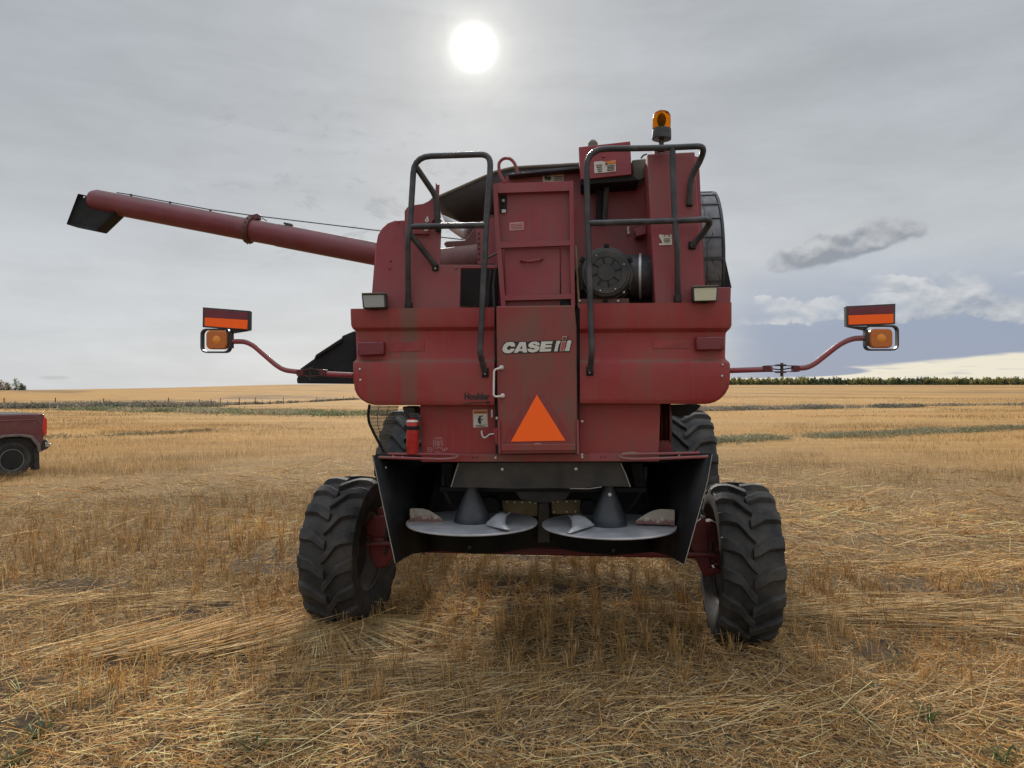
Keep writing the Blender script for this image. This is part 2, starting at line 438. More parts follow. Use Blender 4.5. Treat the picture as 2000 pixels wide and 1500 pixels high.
for p in ([(1437,485),(1477,287),(1548,285),(1502,483)], [(1478,243),(1493,187),(1577,187),(1563,243)]): m.pp(lg(p), d0-0.004, d0-0.003, 2)
m.pp(lg([(1505,230),(1512,202),(1550,202),(1543,230)]), d0-0.0055, d0-0.0045, 0)
m.build('logo_decal', [DECALK, DECALW, DECALR], door, smooth=0, tri=True)
# slow-moving-vehicle triangle
sg = MB().pp([(1036,770),(1062,770),(1112,853),(1112,872),(1102,879),(996,879),(987,872),(987,855)], DD-0.006, DD-0.001).build('slow_vehicle_sign', REFRED, CB, bevel=0.002)
MB().pp([(1048.5,771),(1104.5,860.5),(998,862.5)], DD-0.009, DD-0.0065).build('fluorescent_triangle', FLUOR, sg, smooth=0)
sg.data.materials[0] = mat_paint('sign_border_red', (0.21, 0.026, 0.028), 0.7, dustcol=(0.15, 0.07, 0.06), rough=0.35)
MB().pp([(1044,866),(1057,866),(1057,870),(1044,870)], DD-0.008, DD-0.0065).build('maker_plate', SCUFF, sg)
# white pull handle
h = MB().tube([L(979,718,DD), L(977,719,DD-.05), L(965,722,DD-.05), L(964,775,DD-.05), L(979,774,DD-.05), L(981,773,DD)], 0.0068, 10, fil=.022)
for u, v in ((979.5,718),(981.5,773)): h.lathe([(0,-.014),(.012,-.012),(.016,-.004),(.016,.004)], L(u,v,DD-.003), (0,1,0), 12)
h.build('door_handle', WHITE, door)
MB().tube([L(974,822,DD-.01), L(976,886,DD-.01)], 0.008, 8).tube([L(1128,820,DD-.01), L(1129,887,DD-.01)], 0.008, 8).build('hinge_rod', RED_UP, door)
h = MB().tube([L(941,841,.03), L(941,849,.03), L(945,856,.03), L(951,853,.03), L(957,848,.03), L(971,847,.03)], 0.0062, 8, fil=.02)
h.build('latch_hook', SILVER, CB)
MB().tube([L(961,800,.04), L(961,815,.04)], .006, 8).ball(L(971,817,.0), .012, 8).build('latch_pin', ZINC, CB)
MB().pp([(963,840),(972,834),(973,872),(968,866)], -.01, .03).build('latch_bracket', RED, CB, bevel=.003)

# ---- lower discharge housing
MB().pp([(820,788),(1290,786),(1287,887),(823,890)], 0.10, 1.0).build('discharge_housing', mat_paint('red_paint_low', (0.29, 0.028, 0.030), 0.7, dustcol=(0.16, 0.075, 0.06)), CB, bevel=0.006)
MB().pp([(823,888),(1287,886),(1288,901.5),(822,902.5)], 0.055, 0.098).build('housing_flange', RED_DOOR, CB, bevel=0.005)
MB().pp([(1086+64,885),(1213,885),(1213,900),(1150,900)], 0.053,0.0545).build('worn_patch', RED_UP, CB)
MB().pp([(733,887),(825,887),(825,891),(733,892)], 0.06, 0.16).pp([(1285,886),(1389,885),(1389,889.5),(1285,890)], 0.06, 0.16).build('shroud_shelf', BLACK, CB)
MB().pp([(1288,860),(1308,860),(1317,887),(1287,888)], 0.35, 0.37).build('gusset_plate', RED_UP, CB)
MB().pp([(1212,888),(1216,884),(1235,882.5),(1263,885.5),(1264,888)], 0.054, 0.0549).build('chaff_smear', TANCOL, CB)
for pts in ([(741,893,.0),(744,893,-.09),(868,897.5,-.13),(895,894,-.10),(893,889,-.02),(866,887.5,.02),(758,886.5,.05)],
            [(1381,891,.0),(1378,892,-.09),(1236,897.5,-.13),(1209,894,-.10),(1212,889,-.02),(1240,887,.02),(1366,884.5,.05)]):
    MB().tube([L(*p) for p in pts], 0.0095, 10, fil=.05).build('guard_loop', RED_UP, CB)
# decals on the housing
m = MB(); dd = 0.098
m.pp([(923,800),(952.5,799.3),(953.5,834.5),(924,835.5)], dd, dd+.0015, 2)
m.pp([(924.3,801.3),(951.3,800.6),(952.2,833.3),(925.3,834.2)], dd-.002, dd-.0008, 0)
m.pp([(925,802),(951,801.3),(951.2,807.5),(925.2,808.2)], dd-.004, dd-.0028, 1)
m.pp([(926,807.5),(928.2,803.2),(930.4,807.4)], dd-.0055, dd-.0045, 3)
add_text(m, 'WARNING', 931, 950, 806.8, dd-.005, 3, 0, 0.02)
for p in ([(934,813.5),(943,811.5),(943.3,812.6),(934.3,814.6)], [(936.5,813.8),(939,813),(938.4,821),(934.6,823),(932.6,819)], [(938,816),(941.5,819.5),(944,818),(943.8,819.6),(941.2,821.4),(937.6,818.5)],
          [(934.5,821),(938.2,820.3),(940.2,824.2),(938.8,828),(937,827),(938,824.6),(935,823)], [(934,821.5),(936.4,823.5),(938.8,829),(937.6,829.4),(933.6,824.5)]): m.pp(p, dd-.004, dd-.0028, 3)
m.ball(L(940.3,813.2,dd-.003), .0046, 8, 3)
for v, a, b in ((828.4,941,950.5),(830.3,927.5,942),(831.6,927.5,948),(832.7,930,950)): m.pp([(a,v),(b,v-.15),(b,v+.45),(a,v+.6)], dd-.004, dd-.0028, 4)
m.build('warning_decal', [DECALW, DECALO, SCUFF, DECALK, DULLSTEEL], CB, smooth=0, tri=True)
m = MB(); random.seed(3)
def dash(u0, v0, u1, v1, w=.8): 
    nx, ny = (v0-v1), (u1-u0); k = w/2/max(1e-6, math.hypot(nx, ny)); nx *= k; ny *= k
    m.pp([(u0+nx,v0+ny),(u1+nx,v1+ny),(u1-nx,v1-ny),(u0-nx,v0-ny)], dd, dd+.0015)
for v in (855, 857): 
    for k in range(6): dash(848.5+k*2.7, v+random.uniform(-.6,.6), 850.6+k*2.7, v+random.uniform(-.6,.6))
for u in (847,850,853.5,856,859,861.5,864.5): dash(u, 860+random.uniform(-1,1), u+random.uniform(-.6,.6), 871+random.uniform(-2,2), .9)
for k in range(9): dash(847+k*2.1, 874+1.5*math.sin(k), 848.6+k*2.1, 875.5+1.5*math.cos(k*2))
for u0,v0,u1,v1 in ((835,874.5,841,874.5),(835,877,841,877),(835,882.5,842,882),(835,874,835.5,883),(838,877,838.5,882.5),(842,874,842.5,883),(843,876,846,880),(865,876,865,881),(868,875,868,882),(865,879,868,878),(870.5,875,874.5,875),(870.5,878,874.5,877),(850,882,860,883.5),(872,875,872,879)): dash(u0,v0,u1,v1)
m.build('worn_instruction_decal', SCUFF, CB, smooth=0)
for u,v in ((924,893.5),(931,893),(1174.5,893),(1182,893)): MB().lathe([(0,-.002),(.006,-.002),(.006,.001)], L(u,v,.055), (0,1,0), 8).build('mount_hole', BLACK_IN, CB)

# ---- spreader shroud (black rubber apron) round the two discs
sh = MB()
def ribbon(top, bot, th=0.012):
    n = len(top); vs = [L(*p) for p in top]+[L(*p) for p in bot]
    fs = [(i, i+1, n+i+1, n+i) for i in range(n-1)]
    return MB().add(vs, fs)
BD = 0.86
lw = ribbon([(728,889,0),(760,893,.22),(796,898,.45),(858,905,BD)], [(772,1101,0),(788,1090,.18),(806,1082,.42),(838,1077,BD)])
lw.build('shroud_wing', BLACK, CB, solid=.012)
rw = ribbon([(1391,888,0),(1362,892,.22),(1328,897,.45),(1264,905,BD)], [(1337,1102,0),(1318,1091,.18),(1300,1083,.42),(1272,1078,BD)])
rw.build('shroud_wing', BLACK, CB, solid=.012)
ub = [838,870,905,925,950,985,1020,1050,1085,1120,1160,1200,1235,1272]
vb = [1077,1076.5,1079,1081.5,1081.5,1079,1072,1067,1069,1076,1081,1084,1081,1078]
ribbon([(858+(1264-858)*(u-838)/(1272-838),905,BD) for u in ub], list(zip(ub, vb, [BD]*len(ub)))).build('shroud_back', BLACK, CB, solid=.012)
for uv in ([(728,889),(738,940),(772,1101)], [(1391,888),(1382,940),(1337,1102)]):
    MB().tube([L(u,v,-.007) for u,v in uv], .0025, 6).build('shroud_edging', EDGE, CB)
bolts([(917,1069),(1198,1075),(1059,1036)], BD-.012, .016, 'shroud_bolt', DULLSTEEL)
bolts([(786,892.5),(1326,888.5),(768,891.5)], 0.05, .008, 'shelf_bolt', ZINC)
MB().lathe([(0,-.003),(.008,-.003),(.008,.001)], L(754,913,.13), (0.3,1,0), 8).build('shroud_slot', WHITE, CB)
MB().add([L(736,893,.14), L(1384,892,.14), L(1264,906,BD), L(858,906,BD)], [(0,1,2,3)]).build('shroud_roof', BLACK_IN, CB, solid=.012)
# chute between the discs
ch = MB().pp([(893,903),(1213,902),(1232,951),(1170,950),(1130,955),(1090,954),(1000,955),(940,953),(880,952)], .16, .19)
ch = ch.build('straw_chute', DULLSTEEL, CB, bevel=.004)
MB().tube([L(896,905,.15), L(888,928,.15), L(881,951,.15)], .004, 6).tube([L(1212,904,.15), L(1222,926,.15), L(1231,951,.15)], .004, 6).tube([L(1113,954,.15), L(1150,954.5,.15), L(1175,951,.15)], .0035, 6).build('chute_edging', EDGE, ch)
bolts([(981,916.5),(1125,916)], .155, .012, 'chute_bolt', ZINC, ch)
MB().pp([(858,951),(1262,953),(1262,962),(858,960)], .40, .43).build('cross_bar', BLACK, CB, bevel=.004)
MB().pp([(980,977),(1050,978),(1050,1008),(985,1006)], .80, .82).pp([(1077,977),(1134,976),(1134,1003),(1078,1004)], .80, .82).build('wear_plate', OLIVE, CB)
bolts([(990,981),(1005,981),(1020,981),(1035,981),(1046,983),(1080,980),(1090,980),(1107,979.5),(1124,979),(1082,1000),(1107,999.5),(1124,999)], .795, .007, 'wear_plate_bolt', ZINC)
MB().lathe([(0,-.02),(.075,-.02),(.075,.1),(0,.1)], L(957,990,.72), (0,1,0), 20).lathe([(0,-.02),(.06,-.02),(.06,.1),(0,.1)], L(1148,992,.72), (0,1,0), 20).build('gearbox', BLACK_IN, CB)
MB().tube([L(868,912,.5), L(864,950,.45), L(880,985,.5), L(905,1000,.6)], .012, 8, fil=.06).tube([L(1262,912,.5), L(1258,950,.5), L(1238,985,.55), L(1215,1003,.62)], .012, 8, fil=.06).build('drive_hose', PLASTIC, CB)
MB().pp([(1003,957),(1118,957),(1106,975),(1072,982),(1050,982),(1016,975)], .55, .62).pp([(1052,982),(1072,982),(1074,1060),(1050,1060)], .74, .80).build('divider_plate', DULLSTEEL, CB, bevel=.004)
MB().pp([(862,905),(884,905),(880,952),(860,952)], .48, .52).pp([(1232,905),(1256,905),(1262,952),(1240,952)], .48, .52).build('hanger_plate', BLACK, CB, bevel=.004)
# discs, cones, vanes
def spinner(cu, cv, side):
    c = L(cu, cv, .33); m = MB()
    m.lathe([(0,.0),(.44,.0),(.46,.004),(.462,-.004),(.46,-.010),(.44,-.006),(0,-.012)], c, (0,0,1), 56)
    d = m.build('spreader_disc', STEEL, CB, smooth=30)
    def q(du, v, y=.33): return L(cu+du, v, y)
    top = L(cu, 905, .33)
    zz = lambda v: L(cu, v, .33).z-c.z
    hub = MB().lathe([(.126,.0),(.128,.012),(.118,.02),(.118,.05),(.035,zz(952)),(.033,zz(912)),(0,zz(912))], c, (0,0,1), 28)
    hub.build('disc_cone', CONE, d, smooth=30)
    MB().lathe([(.028,-.02),(.042,-.016),(.045,.006),(.03,.012)], top+Vector((0,-.01,-.03)), (0,.3,1), 14).ball(top+Vector((.012*side,-.03,-.05)), .02, 8).box(top+Vector((-.02,-.02,0)), (.016,.016,.03)).build('drive_joint', DULLSTEEL, d)
    if side > 0: bolts([(cu+2,966)], .23, .014, 'cone_bolt', ZINC, d)
    return d, c
dl, cl = spinner(922, 1019, -1); dr, cr = spinner(1189, 1025, 1)
MB().pp([(801,994.5),(811,993),(825,993.5),(838,997),(855,1007),(871,1020),(871,1024),(801,1025)], .30, .312).pp([(800,994),(808,993.5),(808,1025),(800,1025)], .285, .325).build('disc_vane', VANE, dl, bevel=.003)
MB().pp([(1317,997.5),(1307,995),(1290,994.5),(1275,997.5),(1258,1006),(1241,1018),(1241,1023),(1317,1026)], .30, .312).pp([(1318,996.5),(1309,996),(1309,1027),(1318,1027)], .285, .325).build('disc_vane', VANE, dr, bevel=.003)
def curl(tip, ridge, lip, disc):
    # a scooped vane: flat tail rising into a rolled lip
    m = MB(); n = len(ridge); vs = [L(*tip)]; 
    a = [L(*p) for p in ridge]; b = [L(*p) for p in lip]
    rows = []
    for t in np.linspace(0, 1, 6):
        rows.append([L(*tip).lerp(a[i].lerp(b[i], .0), t)+Vector((0,0,.03*math.sin(math.pi*t)*(1-i/(n-1)))) for i in range(n)])
    rows.append([a[i].lerp(b[i], .5)+Vector((0,-.012,0)) for i in range(n)]); rows.append(b)
    vs = [p for r_ in rows for p in r_]
    fs = [(i*n+k, i*n+k+1, (i+1)*n+k+1, (i+1)*n+k) for i in range(len(rows)-1) for k in range(n-1)]
    m.add(vs, fs); o = m.build('scoop_vane', STEEL, disc, solid=.006, smooth=50)
    MB().tube(b, .0055, 6).build('vane_lip', EDGE, disc)
curl((947,1026,.2), [(992,1000,.36),(984,1004,.28),(980,1012,.18),(978,1022,.08),(983,1033,-.04)], [(996,1001,.36),(989,1006,.28),(986,1014,.18),(986,1024,.08),(996,1034,-.04)], dl)
curl((1161,1026,.2), [(1115,1006,.36),(1120,1009,.28),(1124,1016,.18),(1126,1027,.08),(1117,1040,-.04)], [(1111,1006,.36),(1115,1011,.28),(1118,1018,.18),(1119,1029,.08),(1108,1041,-.04)], dr)

# ---- steering axle and knuckles
MB().box((0.0, 1.12, .655), (1.22, .085, .085)).build('axle_beam', RED_FRAME, CB, bevel=.015)
MB().tube([L(716,1064,.86), L(776,1061,.86)], .018, 10).tube([L(1340,1083,.86), L(1424,1084,.86)], .018, 10).tube([L(776,1061,.86), L(1060,1074,.95), L(1340,1083,.86)], .014, 10).build('tie_rod', RED_FRAME, CB)
MB().pp([(712,1026),(730,1010),(760,1004),(772,1020),(772,1052),(726,1050),(716,1044)], .92, 1.05).pp([(720,1067),(770,1063),(768,1085),(755,1105),(736,1112),(722,1090)], .90, 1.05).pp([(735,995),(762,985),(772,1004),(738,1012)], .98, 1.1).build('steering_knuckle', RED_FRAME, CB, bevel=.012)
MB().pp([(1345,1050),(1362,1020),(1378,1010),(1384,1050),(1388,1100),(1398,1122),(1388,1128),(1374,1124),(1346,1064)], .90, .97).pp([(1366,1022),(1392,1018),(1412,1032),(1420,1110),(1404,1122),(1400,1068),(1386,1060),(1370,1036)], .92, 1.05).build('steering_knuckle', RED_FRAME, CB, bevel=.012)
MB().lathe([(0,-.06),(.09,-.06),(.11,-.03),(.11,.05),(.07,.09),(0,.09)], L(742,1058,1.02), (1,.1,0), 20).box(L(742,1012,1.0), (.05,.06,.025)).box(L(748,1098,.98), (.05,.06,.022)).lathe([(0,-.06),(.09,-.06),(.11,-.03),(.11,.05),(.07,.09),(0,.09)], L(1404,1072,1.0), (1,.1,0), 20).box(L(1396,1034,.95), (.05,.05,.022)).box(L(1392,1112,.93), (.05,.05,.022)).build('king_pin', RED_FRAME, CB, bevel=.008)
MB().tube([L(1373,1017,.93), L(1373,1007,.93)], .018, 10, mi=0).build('hose_fitting', ZINC, CB)
m = MB().tube([L(758,1020,.9), L(752,1040,.88), L(757,1062,.87), L(751,1085,.88)], .008, 8).tube([L(1376,1008,.93), L(1370,996,.95), L(1360,1000,1.0)], .012, 8).tube([L(1384,1045,.95), L(1391,1072,.9), L(1387,1100,.93)], .009, 8)
m.build('hydraulic_hose', PLASTIC, CB)

# ---- wheels
def tyre_mb(Ro, W_, Rr, nl, lugw, lugh, rise_in, rise_out, chev=1):
    """agricultural tyre about the x axis, turning with the wheel; two staggered rows of lugs"""
    hw = W_/2
    def rad(t):                              # tread crown radius across the width, t in -1..1
        return Ro-lugh - 0.022*abs(t)**2.2*Ro/.6
    prof = []
    for t in np.linspace(-1, 1, 13): prof.append((rad(t), t*hw*.94))
    side = [(Ro*.90, hw*1.0), (Ro*.82, hw*1.045), (Ro*.72, hw*1.03), (Ro*.64, hw*.92), (Rr+.012, hw*.80), (Rr, hw*.72)]
    prof = [(r, -x) for r, x in reversed(side)]+prof+side
    m = MB().lathe(prof, (0,0,0), (1,0,0), 64)
    for s in (-1, 1):
        rise = rise_in if s == chev else rise_out
        for k in range(nl):
            th0 = 2*math.pi*(k+(0.5 if s > 0 else 0))/nl
            path = []
            for t in (-.06, .12, .3, .48, .66, .84, .97, 1.04):
                tt = max(0, t)
                ang = rise*(tt/.5 if tt < .5 else 1+.25*(tt-.5)/.5)
                r0 = rad(min(1, t)) if t <= 1 else rad(1)
                h = lugh*(1.0 if t < .9 else (.75 if t < 1 else .25))
                wd = lugw*(.85+.35*t)/2
                if t > 1: r0 = Ro*.90
                path.append((s*t*hw*(.97 if t < 1 else 1.0), th0+ang, r0, h, wd))
            vs = []
            for x, a, r0, h, wd in path:
                for da, rr in ((-wd/Ro*1.25, r0-.012), (-wd/Ro*.82, r0+h), (wd/Ro*.82, r0+h), (wd/Ro*1.25, r0-.012)):
                    vs.append((x, -math.cos(a+da)*rr, math.sin(a+da)*rr))
            fs = []
            for i in range(len(path)-1):
                for j in range(3): fs.append((i*4+j, i*4+j+1, i*4+5+j, i*4+4+j))
            fs += [(0,1,2,3), tuple(len(path)*4-4+j for j in range(4))]
            m.add(vs, fs)
    return m
def wheel(Ro, W_, Rr, nl, loc, rz, chev, lugs, spin, rise):
    hw = W_/2
    # dished steel rim, hub plate toward the outer side
    prof = [(Rr-.012, -hw*.72), (Rr+.012, -hw*.74), (Rr+.012, -hw*.70), (Rr-.02, -hw*.55), (Rr-.07, -hw*.2), (Rr-.07, hw*.2), (Rr-.02, hw*.55), (Rr+.012, hw*.70), (Rr+.012, hw*.74), (Rr-.012, hw*.72)]
    m = MB().lathe(prof, (0,0,0), (1,0,0), 40)
    s = -chev
    m.lathe([(Rr-.07, s*hw*.15), (Rr-.12, s*hw*.05), (.17, s*hw*.15), (.15, s*hw*.35), (.0, s*hw*.37)], (0,0,0), (1,0,0), 32)
    for k in range(8):
        a = k*math.pi/4; m.lathe([(0,-.03),(.014,-.028),(.014,.03),(0,.032)], (s*hw*.15, .13*math.cos(a), .13*math.sin(a)), (1,0,0), 6)
    w = m.build('wheel', RIMGREY, CB, smooth=30)
    t = tyre_mb(Ro, W_, Rr, nl, *lugs, *rise, chev).build('tyre', RUBBER, w, smooth=28, bevel=.004, seg=2)
    w.location = loc; w.rotation_euler = (0, 0, rz)
    t.rotation_euler = (spin, 0, 0)
    return w
def to_local(X, Y, Z):
    p = Vector((X-OX, Y-OY, 0)); return (p.dot(XA), p.dot(FA), Z)
wheel(.605, .42, .31, 17, to_local(-1.31, 6.10, .572), -R(9.5)+YAW, 1, (.086, .037), .1, (.25, .12))
wheel(.602, .42, .31, 17, to_local(1.75, 5.75, .568), -R(5.5)+YAW, -1, (.086, .037), .25, (.25, .12))
wheel(.83, .66, .42, 20, to_local(2.02, 9.0, .80), 0, -1, (.085, .045), .05, (.28, .24))
wheel(.83, .66, .42, 20, to_local(-1.16, 9.2, .80), 0, 1, (.085, .045), .12, (.28, .24))
MB().box((0, 4.2, .95), (1.2, .16, .14)).build('drive_axle', RED_FRAME, CB, bevel=.02)
# main separator body and belly between hood and front axle
MB().box((0, 2.6, 1.72), (.78, 1.5, .55)).build('separator_body', RED_DARK, CB, bevel=.03)
MB().box((0, 1.6, 1.10), (.55, .5, .16)).build('belly_pan', BLACK_IN, CB, bevel=.03)

# ---- things hung below the hood: screen, pulleys, bracket
fr = MB().tube([L(722,790,.75), L(719,806,.75), L(720,824,.75), L(731,848,.75), L(742,868,.75), L(753,891,.75)], .011, 8, fil=.03)
fr = fr.build('side_screen', BLACK, CB)
m = MB(); 
def edge_u(v):
    P = [(790,722),(806,719),(824,720),(848,731),(868,742),(891,753)]
    for (a, ua), (b, ub_) in zip(P, P[1:]):
        if a <= v <= b: return ua+(ub_-ua)*(v-a)/(b-a)
def edge_r(v):
    P = [(790,780),(810,774),(840,766),(870,759),(891,756)]
    for (a, ua), (b, ub_) in zip(P, P[1:]):
        if a <= v <= b: return ua+(ub_-ua)*(v-a)/(b-a)
v = 793
while v < 889:
    m.tube([L(edge_u(v)+1, v, .75), L(max(edge_r(v), edge_u(v)+2.5), v+.6, .75)], .0036, 4); v += 2.7
for f in (.33, .66): m.tube([L(edge_u(v)+(edge_r(v)-edge_u(v))*f, v, .752) for v in (793,810,830,850,870,888)], .003, 4)
m.build('screen_bars', MOSS, fr)
MB().pp([(785,794),(810,794),(812,812),(800,818),(788,806)], .12, .30).build('hose_bracket', PLASTIC, CB, bevel=.01)
m = MB()
pc = L(1299,830,.5)
m.lathe([(.0,-.05),(.175,-.05),(.19,-.045),(.16,-.03),(.19,-.012),(.16,.0),(.19,.012),(.175,.03),(.0,.03)], pc, (1,0,0), 36)
m.build('belt_pulley', RED_DARK, CB, smooth=30)
MB().pp([(1290,793),(1370,791),(1362,800),(1345,812),(1290,812)], .6, .9).build('hood_shade_slab', BLACK_IN, CB)  # added black slab standing in for shade under the hood
# ---- upper works, left side
pl = MB().pp([(725,604),(728,570),(735,475),(738,459),(746,446),(757,436),(770,431),(793,430),(862,428),(858,517),(972,517),(972,524),(900,524),(898,604)], .06, .085)
pl = pl.build('side_panel', RED_UP, CB, bevel=.004)
MB().add([L(725.5,604,.085), L(735.5,475,.085), L(735.5,475,.085)+Vector((0,1.2,0)), L(725.5,604,.085)+Vector((0,1.2,0))], [(0,1,2,3)]).build('panel_return', RED_UP, pl, solid=.01)
bolts([(778,433.5),(761,523.5),(891,523)], .058, .009, 'panel_bolt', RED_UP, pl)
MB().lathe([(0,-.003),(.006,-.003),(.006,.002)], L(763.5,510.5,.06), (0,1,0), 8).build('panel_hole', BLACK_IN, pl)
m = MB().pp([(790,457),(790,412),(796,404),(810,400),(826,398),(838,392),(846,384),(850,374),(851,356),(854,361),(858,360),(857,385),(861,425),(848,428),(839,440),(838,457)], .036, .05)
bk = m.build('auger_rest_bracket', RED_UP, CB, bevel=.003)
m = MB()
for u, v in ((834,430.5),(832.5,448)):
    m.lathe([(.006,-.008),(.012,-.008),(.0145,-.002),(.0145,.002)], L(u,v,.033), (0,1,0), 14)
m.pp([(833.3,423),(836,423),(835.5,432),(833,432)], .030, .035).pp([(831.5,440),(833.5,440),(833,447),(831,447)], .030, .035)  # white plates standing in for bright sky through the slots
m.build('adjuster_slot', WHITE, bk)
# dark compartment opening
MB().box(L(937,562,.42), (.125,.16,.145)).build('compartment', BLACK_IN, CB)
MB().tube([L(961,520,.18), L(955,560,.2), L(952,600,.22)], .012, 8).tube([L(968,525,.15), L(964,560,.16), L(966,602,.15)], .010, 8).build('rubber_hose', PLASTIC, CB)
# grain tank: grey sloping extension, funnel, cross-auger housing
m = MB()
A = [L(853,388,1.5), L(968,337,1.5), L(1002,329,1.5), L(1140,322,1.5), L(1240,318,1.5)]
B = [L(862,418,1.75), L(905,437,1.8), L(945,432,1.8), L(1140,440,1.8), L(1240,440,1.8)]
m.add(A+B, [(i,i+1,i+6,i+5) for i in range(4)])
gt = m.build('grain_tank', TANKGREY, CB, solid=.02)
MB().tube([L(851,387,1.49), L(968,335.5,1.49), L(1002,327.5,1.49), L(1140,320,1.49)], .014, 8).build('tank_rim', MOSS, gt)
MB().box(L(1090,470,2.5), (.60,.75,.42)).build('tank_bin', BROWN, gt, bevel=.02)
m = MB().add([L(861,418,1.45), L(905,437,1.45), L(944,436,1.45), L(946,440,1.5), L(926,446,1.5), L(909,468,1.45), L(904,467,1.45), L(878,449,1.45), L(872,438,1.45)], [tuple(range(9))])
m.build('tank_funnel', SILVER, CB, solid=.02, tri=True)
m = MB().pp([(866,475),(872,471),(908,469),(926,445),(945,440),(948,517),(925,517),(925,500),(880,498)], 1.2, 1.35)
m.build('auger_housing', BROWN, CB, bevel=.01)
MB().lathe([(0,0),(.14,0),(.14,.5),(0,.5)], L(905,512,1.05)+Vector((-.18,0,-.03)), (1,0,.1), 24).build('cross_auger_tube', BROWN, CB, smooth=30)
MB().pp([(862,497),(880,497),(877,519),(862,519)], 1.3, 1.4).build('elbow_casting', TANCOL, CB, bevel=.02)
m = MB().pp([(929,447),(946,443),(947,517),(933,517)], .9, .92); st = m.build('bolted_strip', RED_UP, CB)
bolts([(935,455+k*10) for k in range(6)], .895, .008, 'strip_bolt', BROWN, st)
MB().pp([(941,432),(966,424),(972,517),(946,517)], .55, .57).build('inner_panel', RED_UP, CB)
MB().tube([L(950,505,.4), L(972,494,.3)], .009, 8).build('stay_rod', MOSS, CB)

# ---- engine deck rear wall, frame and doors
bw = MB().pp([(968,604),(965,360),(985,353),(992,339),(1130,326),(1180,322),(1270,318),(1276,604)], .50, .53).build('engine_wall', RED_UP, CB)
MB().pp([(990,339),(1062,331),(1140,324),(1140,329),(1062,336),(992,343)], .40,.52).build('wall_cap', TANKGREY, CB, bevel=.004)
m = MB().pp([(963,360),(971,359),(974,430),(980,500),(988,602),(979,602),(971,500),(966,430)], .03, .075).pp([(1112,353),(1119.5,353),(1121,470),(1123,602),(1115.5,602),(1113,470)], .03, .075)
m.pp([(963.5,358.5),(1119,353.5),(1119,372),(966,377)], .034, .07).pp([(975,473),(1115,469),(1115,479),(976,484)], .028, .072).pp([(984,577),(1117,573.5),(1117,583.5),(985,587)], .028, .072)
for k in range(26):
    for vv, sl in ((480,-3.6),(475.5,-3.6),(582,-3)):
        u = 979+k*5.3; m.ball(L(u, vv+sl*k/26, .028), .0035, 6, sq=(1,.5,1))
lf = m.build('door_frame', RED_UP, CB)
up = MB().pp([(967,372),(1114,367),(1114,471),(975,475)], .085, .10).build('access_panel', RED_UP, CB)
lo = MB().pp([(985,486.5),(1094,484),(1094,574.5),(987,578)], .072, .10).build('access_door', RED_UP, CB, bevel=.004)
MB().pp([(1096,484),(1114,483.5),(1114,574),(1096,574.5)], .078, .10).pp([(986,588),(1094,585),(1094,602),(987,602)], .08, .10).build('access_panel', RED_UP, lf)
h = MB().tube([L(1019,509.5,.07), L(1021,509,.045), L(1035,510.5,.04), L(1055,507,.045), L(1057,506,.07)], .0085, 8, fil=.012)
for u, v in ((1018,510),(1058,506)): h.ball(L(u,v,.066), .011, 8)
h.build('door_handle', RED_DOOR, lo)
MB().pp([(975,381),(990,380),(990,414),(977,416)], .078, .084).build('vent_opening', BLACK_IN, up)
MB().ball(L(983,392,.075), .013, 8).pp([(980,409),(988,409),(988,415),(980,415)], .07, .08).build('latch', SILVER, up)
m = MB().pp([(995,435),(1023,433),(1023,449),(995,450.5)], .081, .084, 0)
for k in range(4): m.pp([(998,438+k*3),(1020,436.3+k*3),(1020,437.2+k*3),(998,439+k*3)], .079, .0805, 1)
m.build('faded_decal', [SCUFF, RED_UP], up, smooth=0)
m = MB().pp([(1060,338),(1101,334.5),(1101,353.5),(1060,356.5)], .494, .498, 0).pp([(1080,337.2),(1100.5,335.4),(1100.5,341),(1080,342.6)], .49, .493, 1)
for p in ([(1063,345),(1068,342),(1070,346),(1074,343),(1077,349),(1072,353),(1068,350),(1065,353)],): m.pp(p, .49, .493, 2)
for k in range(3): m.pp([(1082,345+k*3.2),(1099,343.6+k*3.2),(1099,344.8+k*3.2),(1082,346.2+k*3.2)], .49, .493, 3)
m.build('warning_decal', [DECALW, DECALO, DECALK, DULLSTEEL], CB, smooth=0, tri=True)
# red loop rail
MB().tube([L(986,357,.42), L(975,340,.42), L(974,318,.42), L(983,309,.42), L(996,309,.42), L(1005,318,.42), L(1011,337,.42)], .0115, 10, fil=.06).build('lift_loop', RED_UP, CB)

# upper box with its strut
ub_ = MB().pp([(1130,287),(1231,275.5),(1234,341),(1134,351)], .22, .62).build('exhaust_box', RED_UP, CB, bevel=.005)
MB().pp([(1133,351),(1236,342),(1249,352),(1134,361)], .24, .60).build('box_underside_shade', BLACK, ub_, bevel=.004)  # black slab added for the shaded underside of the box
MB().lathe([(0,.05),(.018,.05),(.034,.03),(.036,-.03)], L(1158,288,.40), (0,0,1), 16).build('box_cap', MOSS, ub_)
MB().ball(L(1179,306,.22), .011, 8).build('box_bolt', RED_UP, ub_)
m = MB().pp([(1160,316),(1176,314.5),(1180,316),(1202.5,312.5),(1203,334.5),(1181,337),(1161,338.5)], .214, .218, 0).pp([(1183,315.2),(1202.3,313),(1202.4,319),(1183,321)], .210, .213, 1)
m.pp([(1181.5,321.5),(1184,316),(1186.5,321)], .208, .2095, 2)
for k in range(4): m.pp([(1164+k*1.2,322+k*4),(1176,321+k*4),(1176,322.2+k*4),(1164+k*1.2,323.2+k*4)], .210, .213, 3).pp([(1186,323.5+k*3),(1200,322+k*3),(1200,323+k*3),(1186,324.5+k*3)], .210, .213, 3)
m.build('warning_decal', [DECALW, DECALO, DECALK, DULLSTEEL], ub_, smooth=0, tri=True)
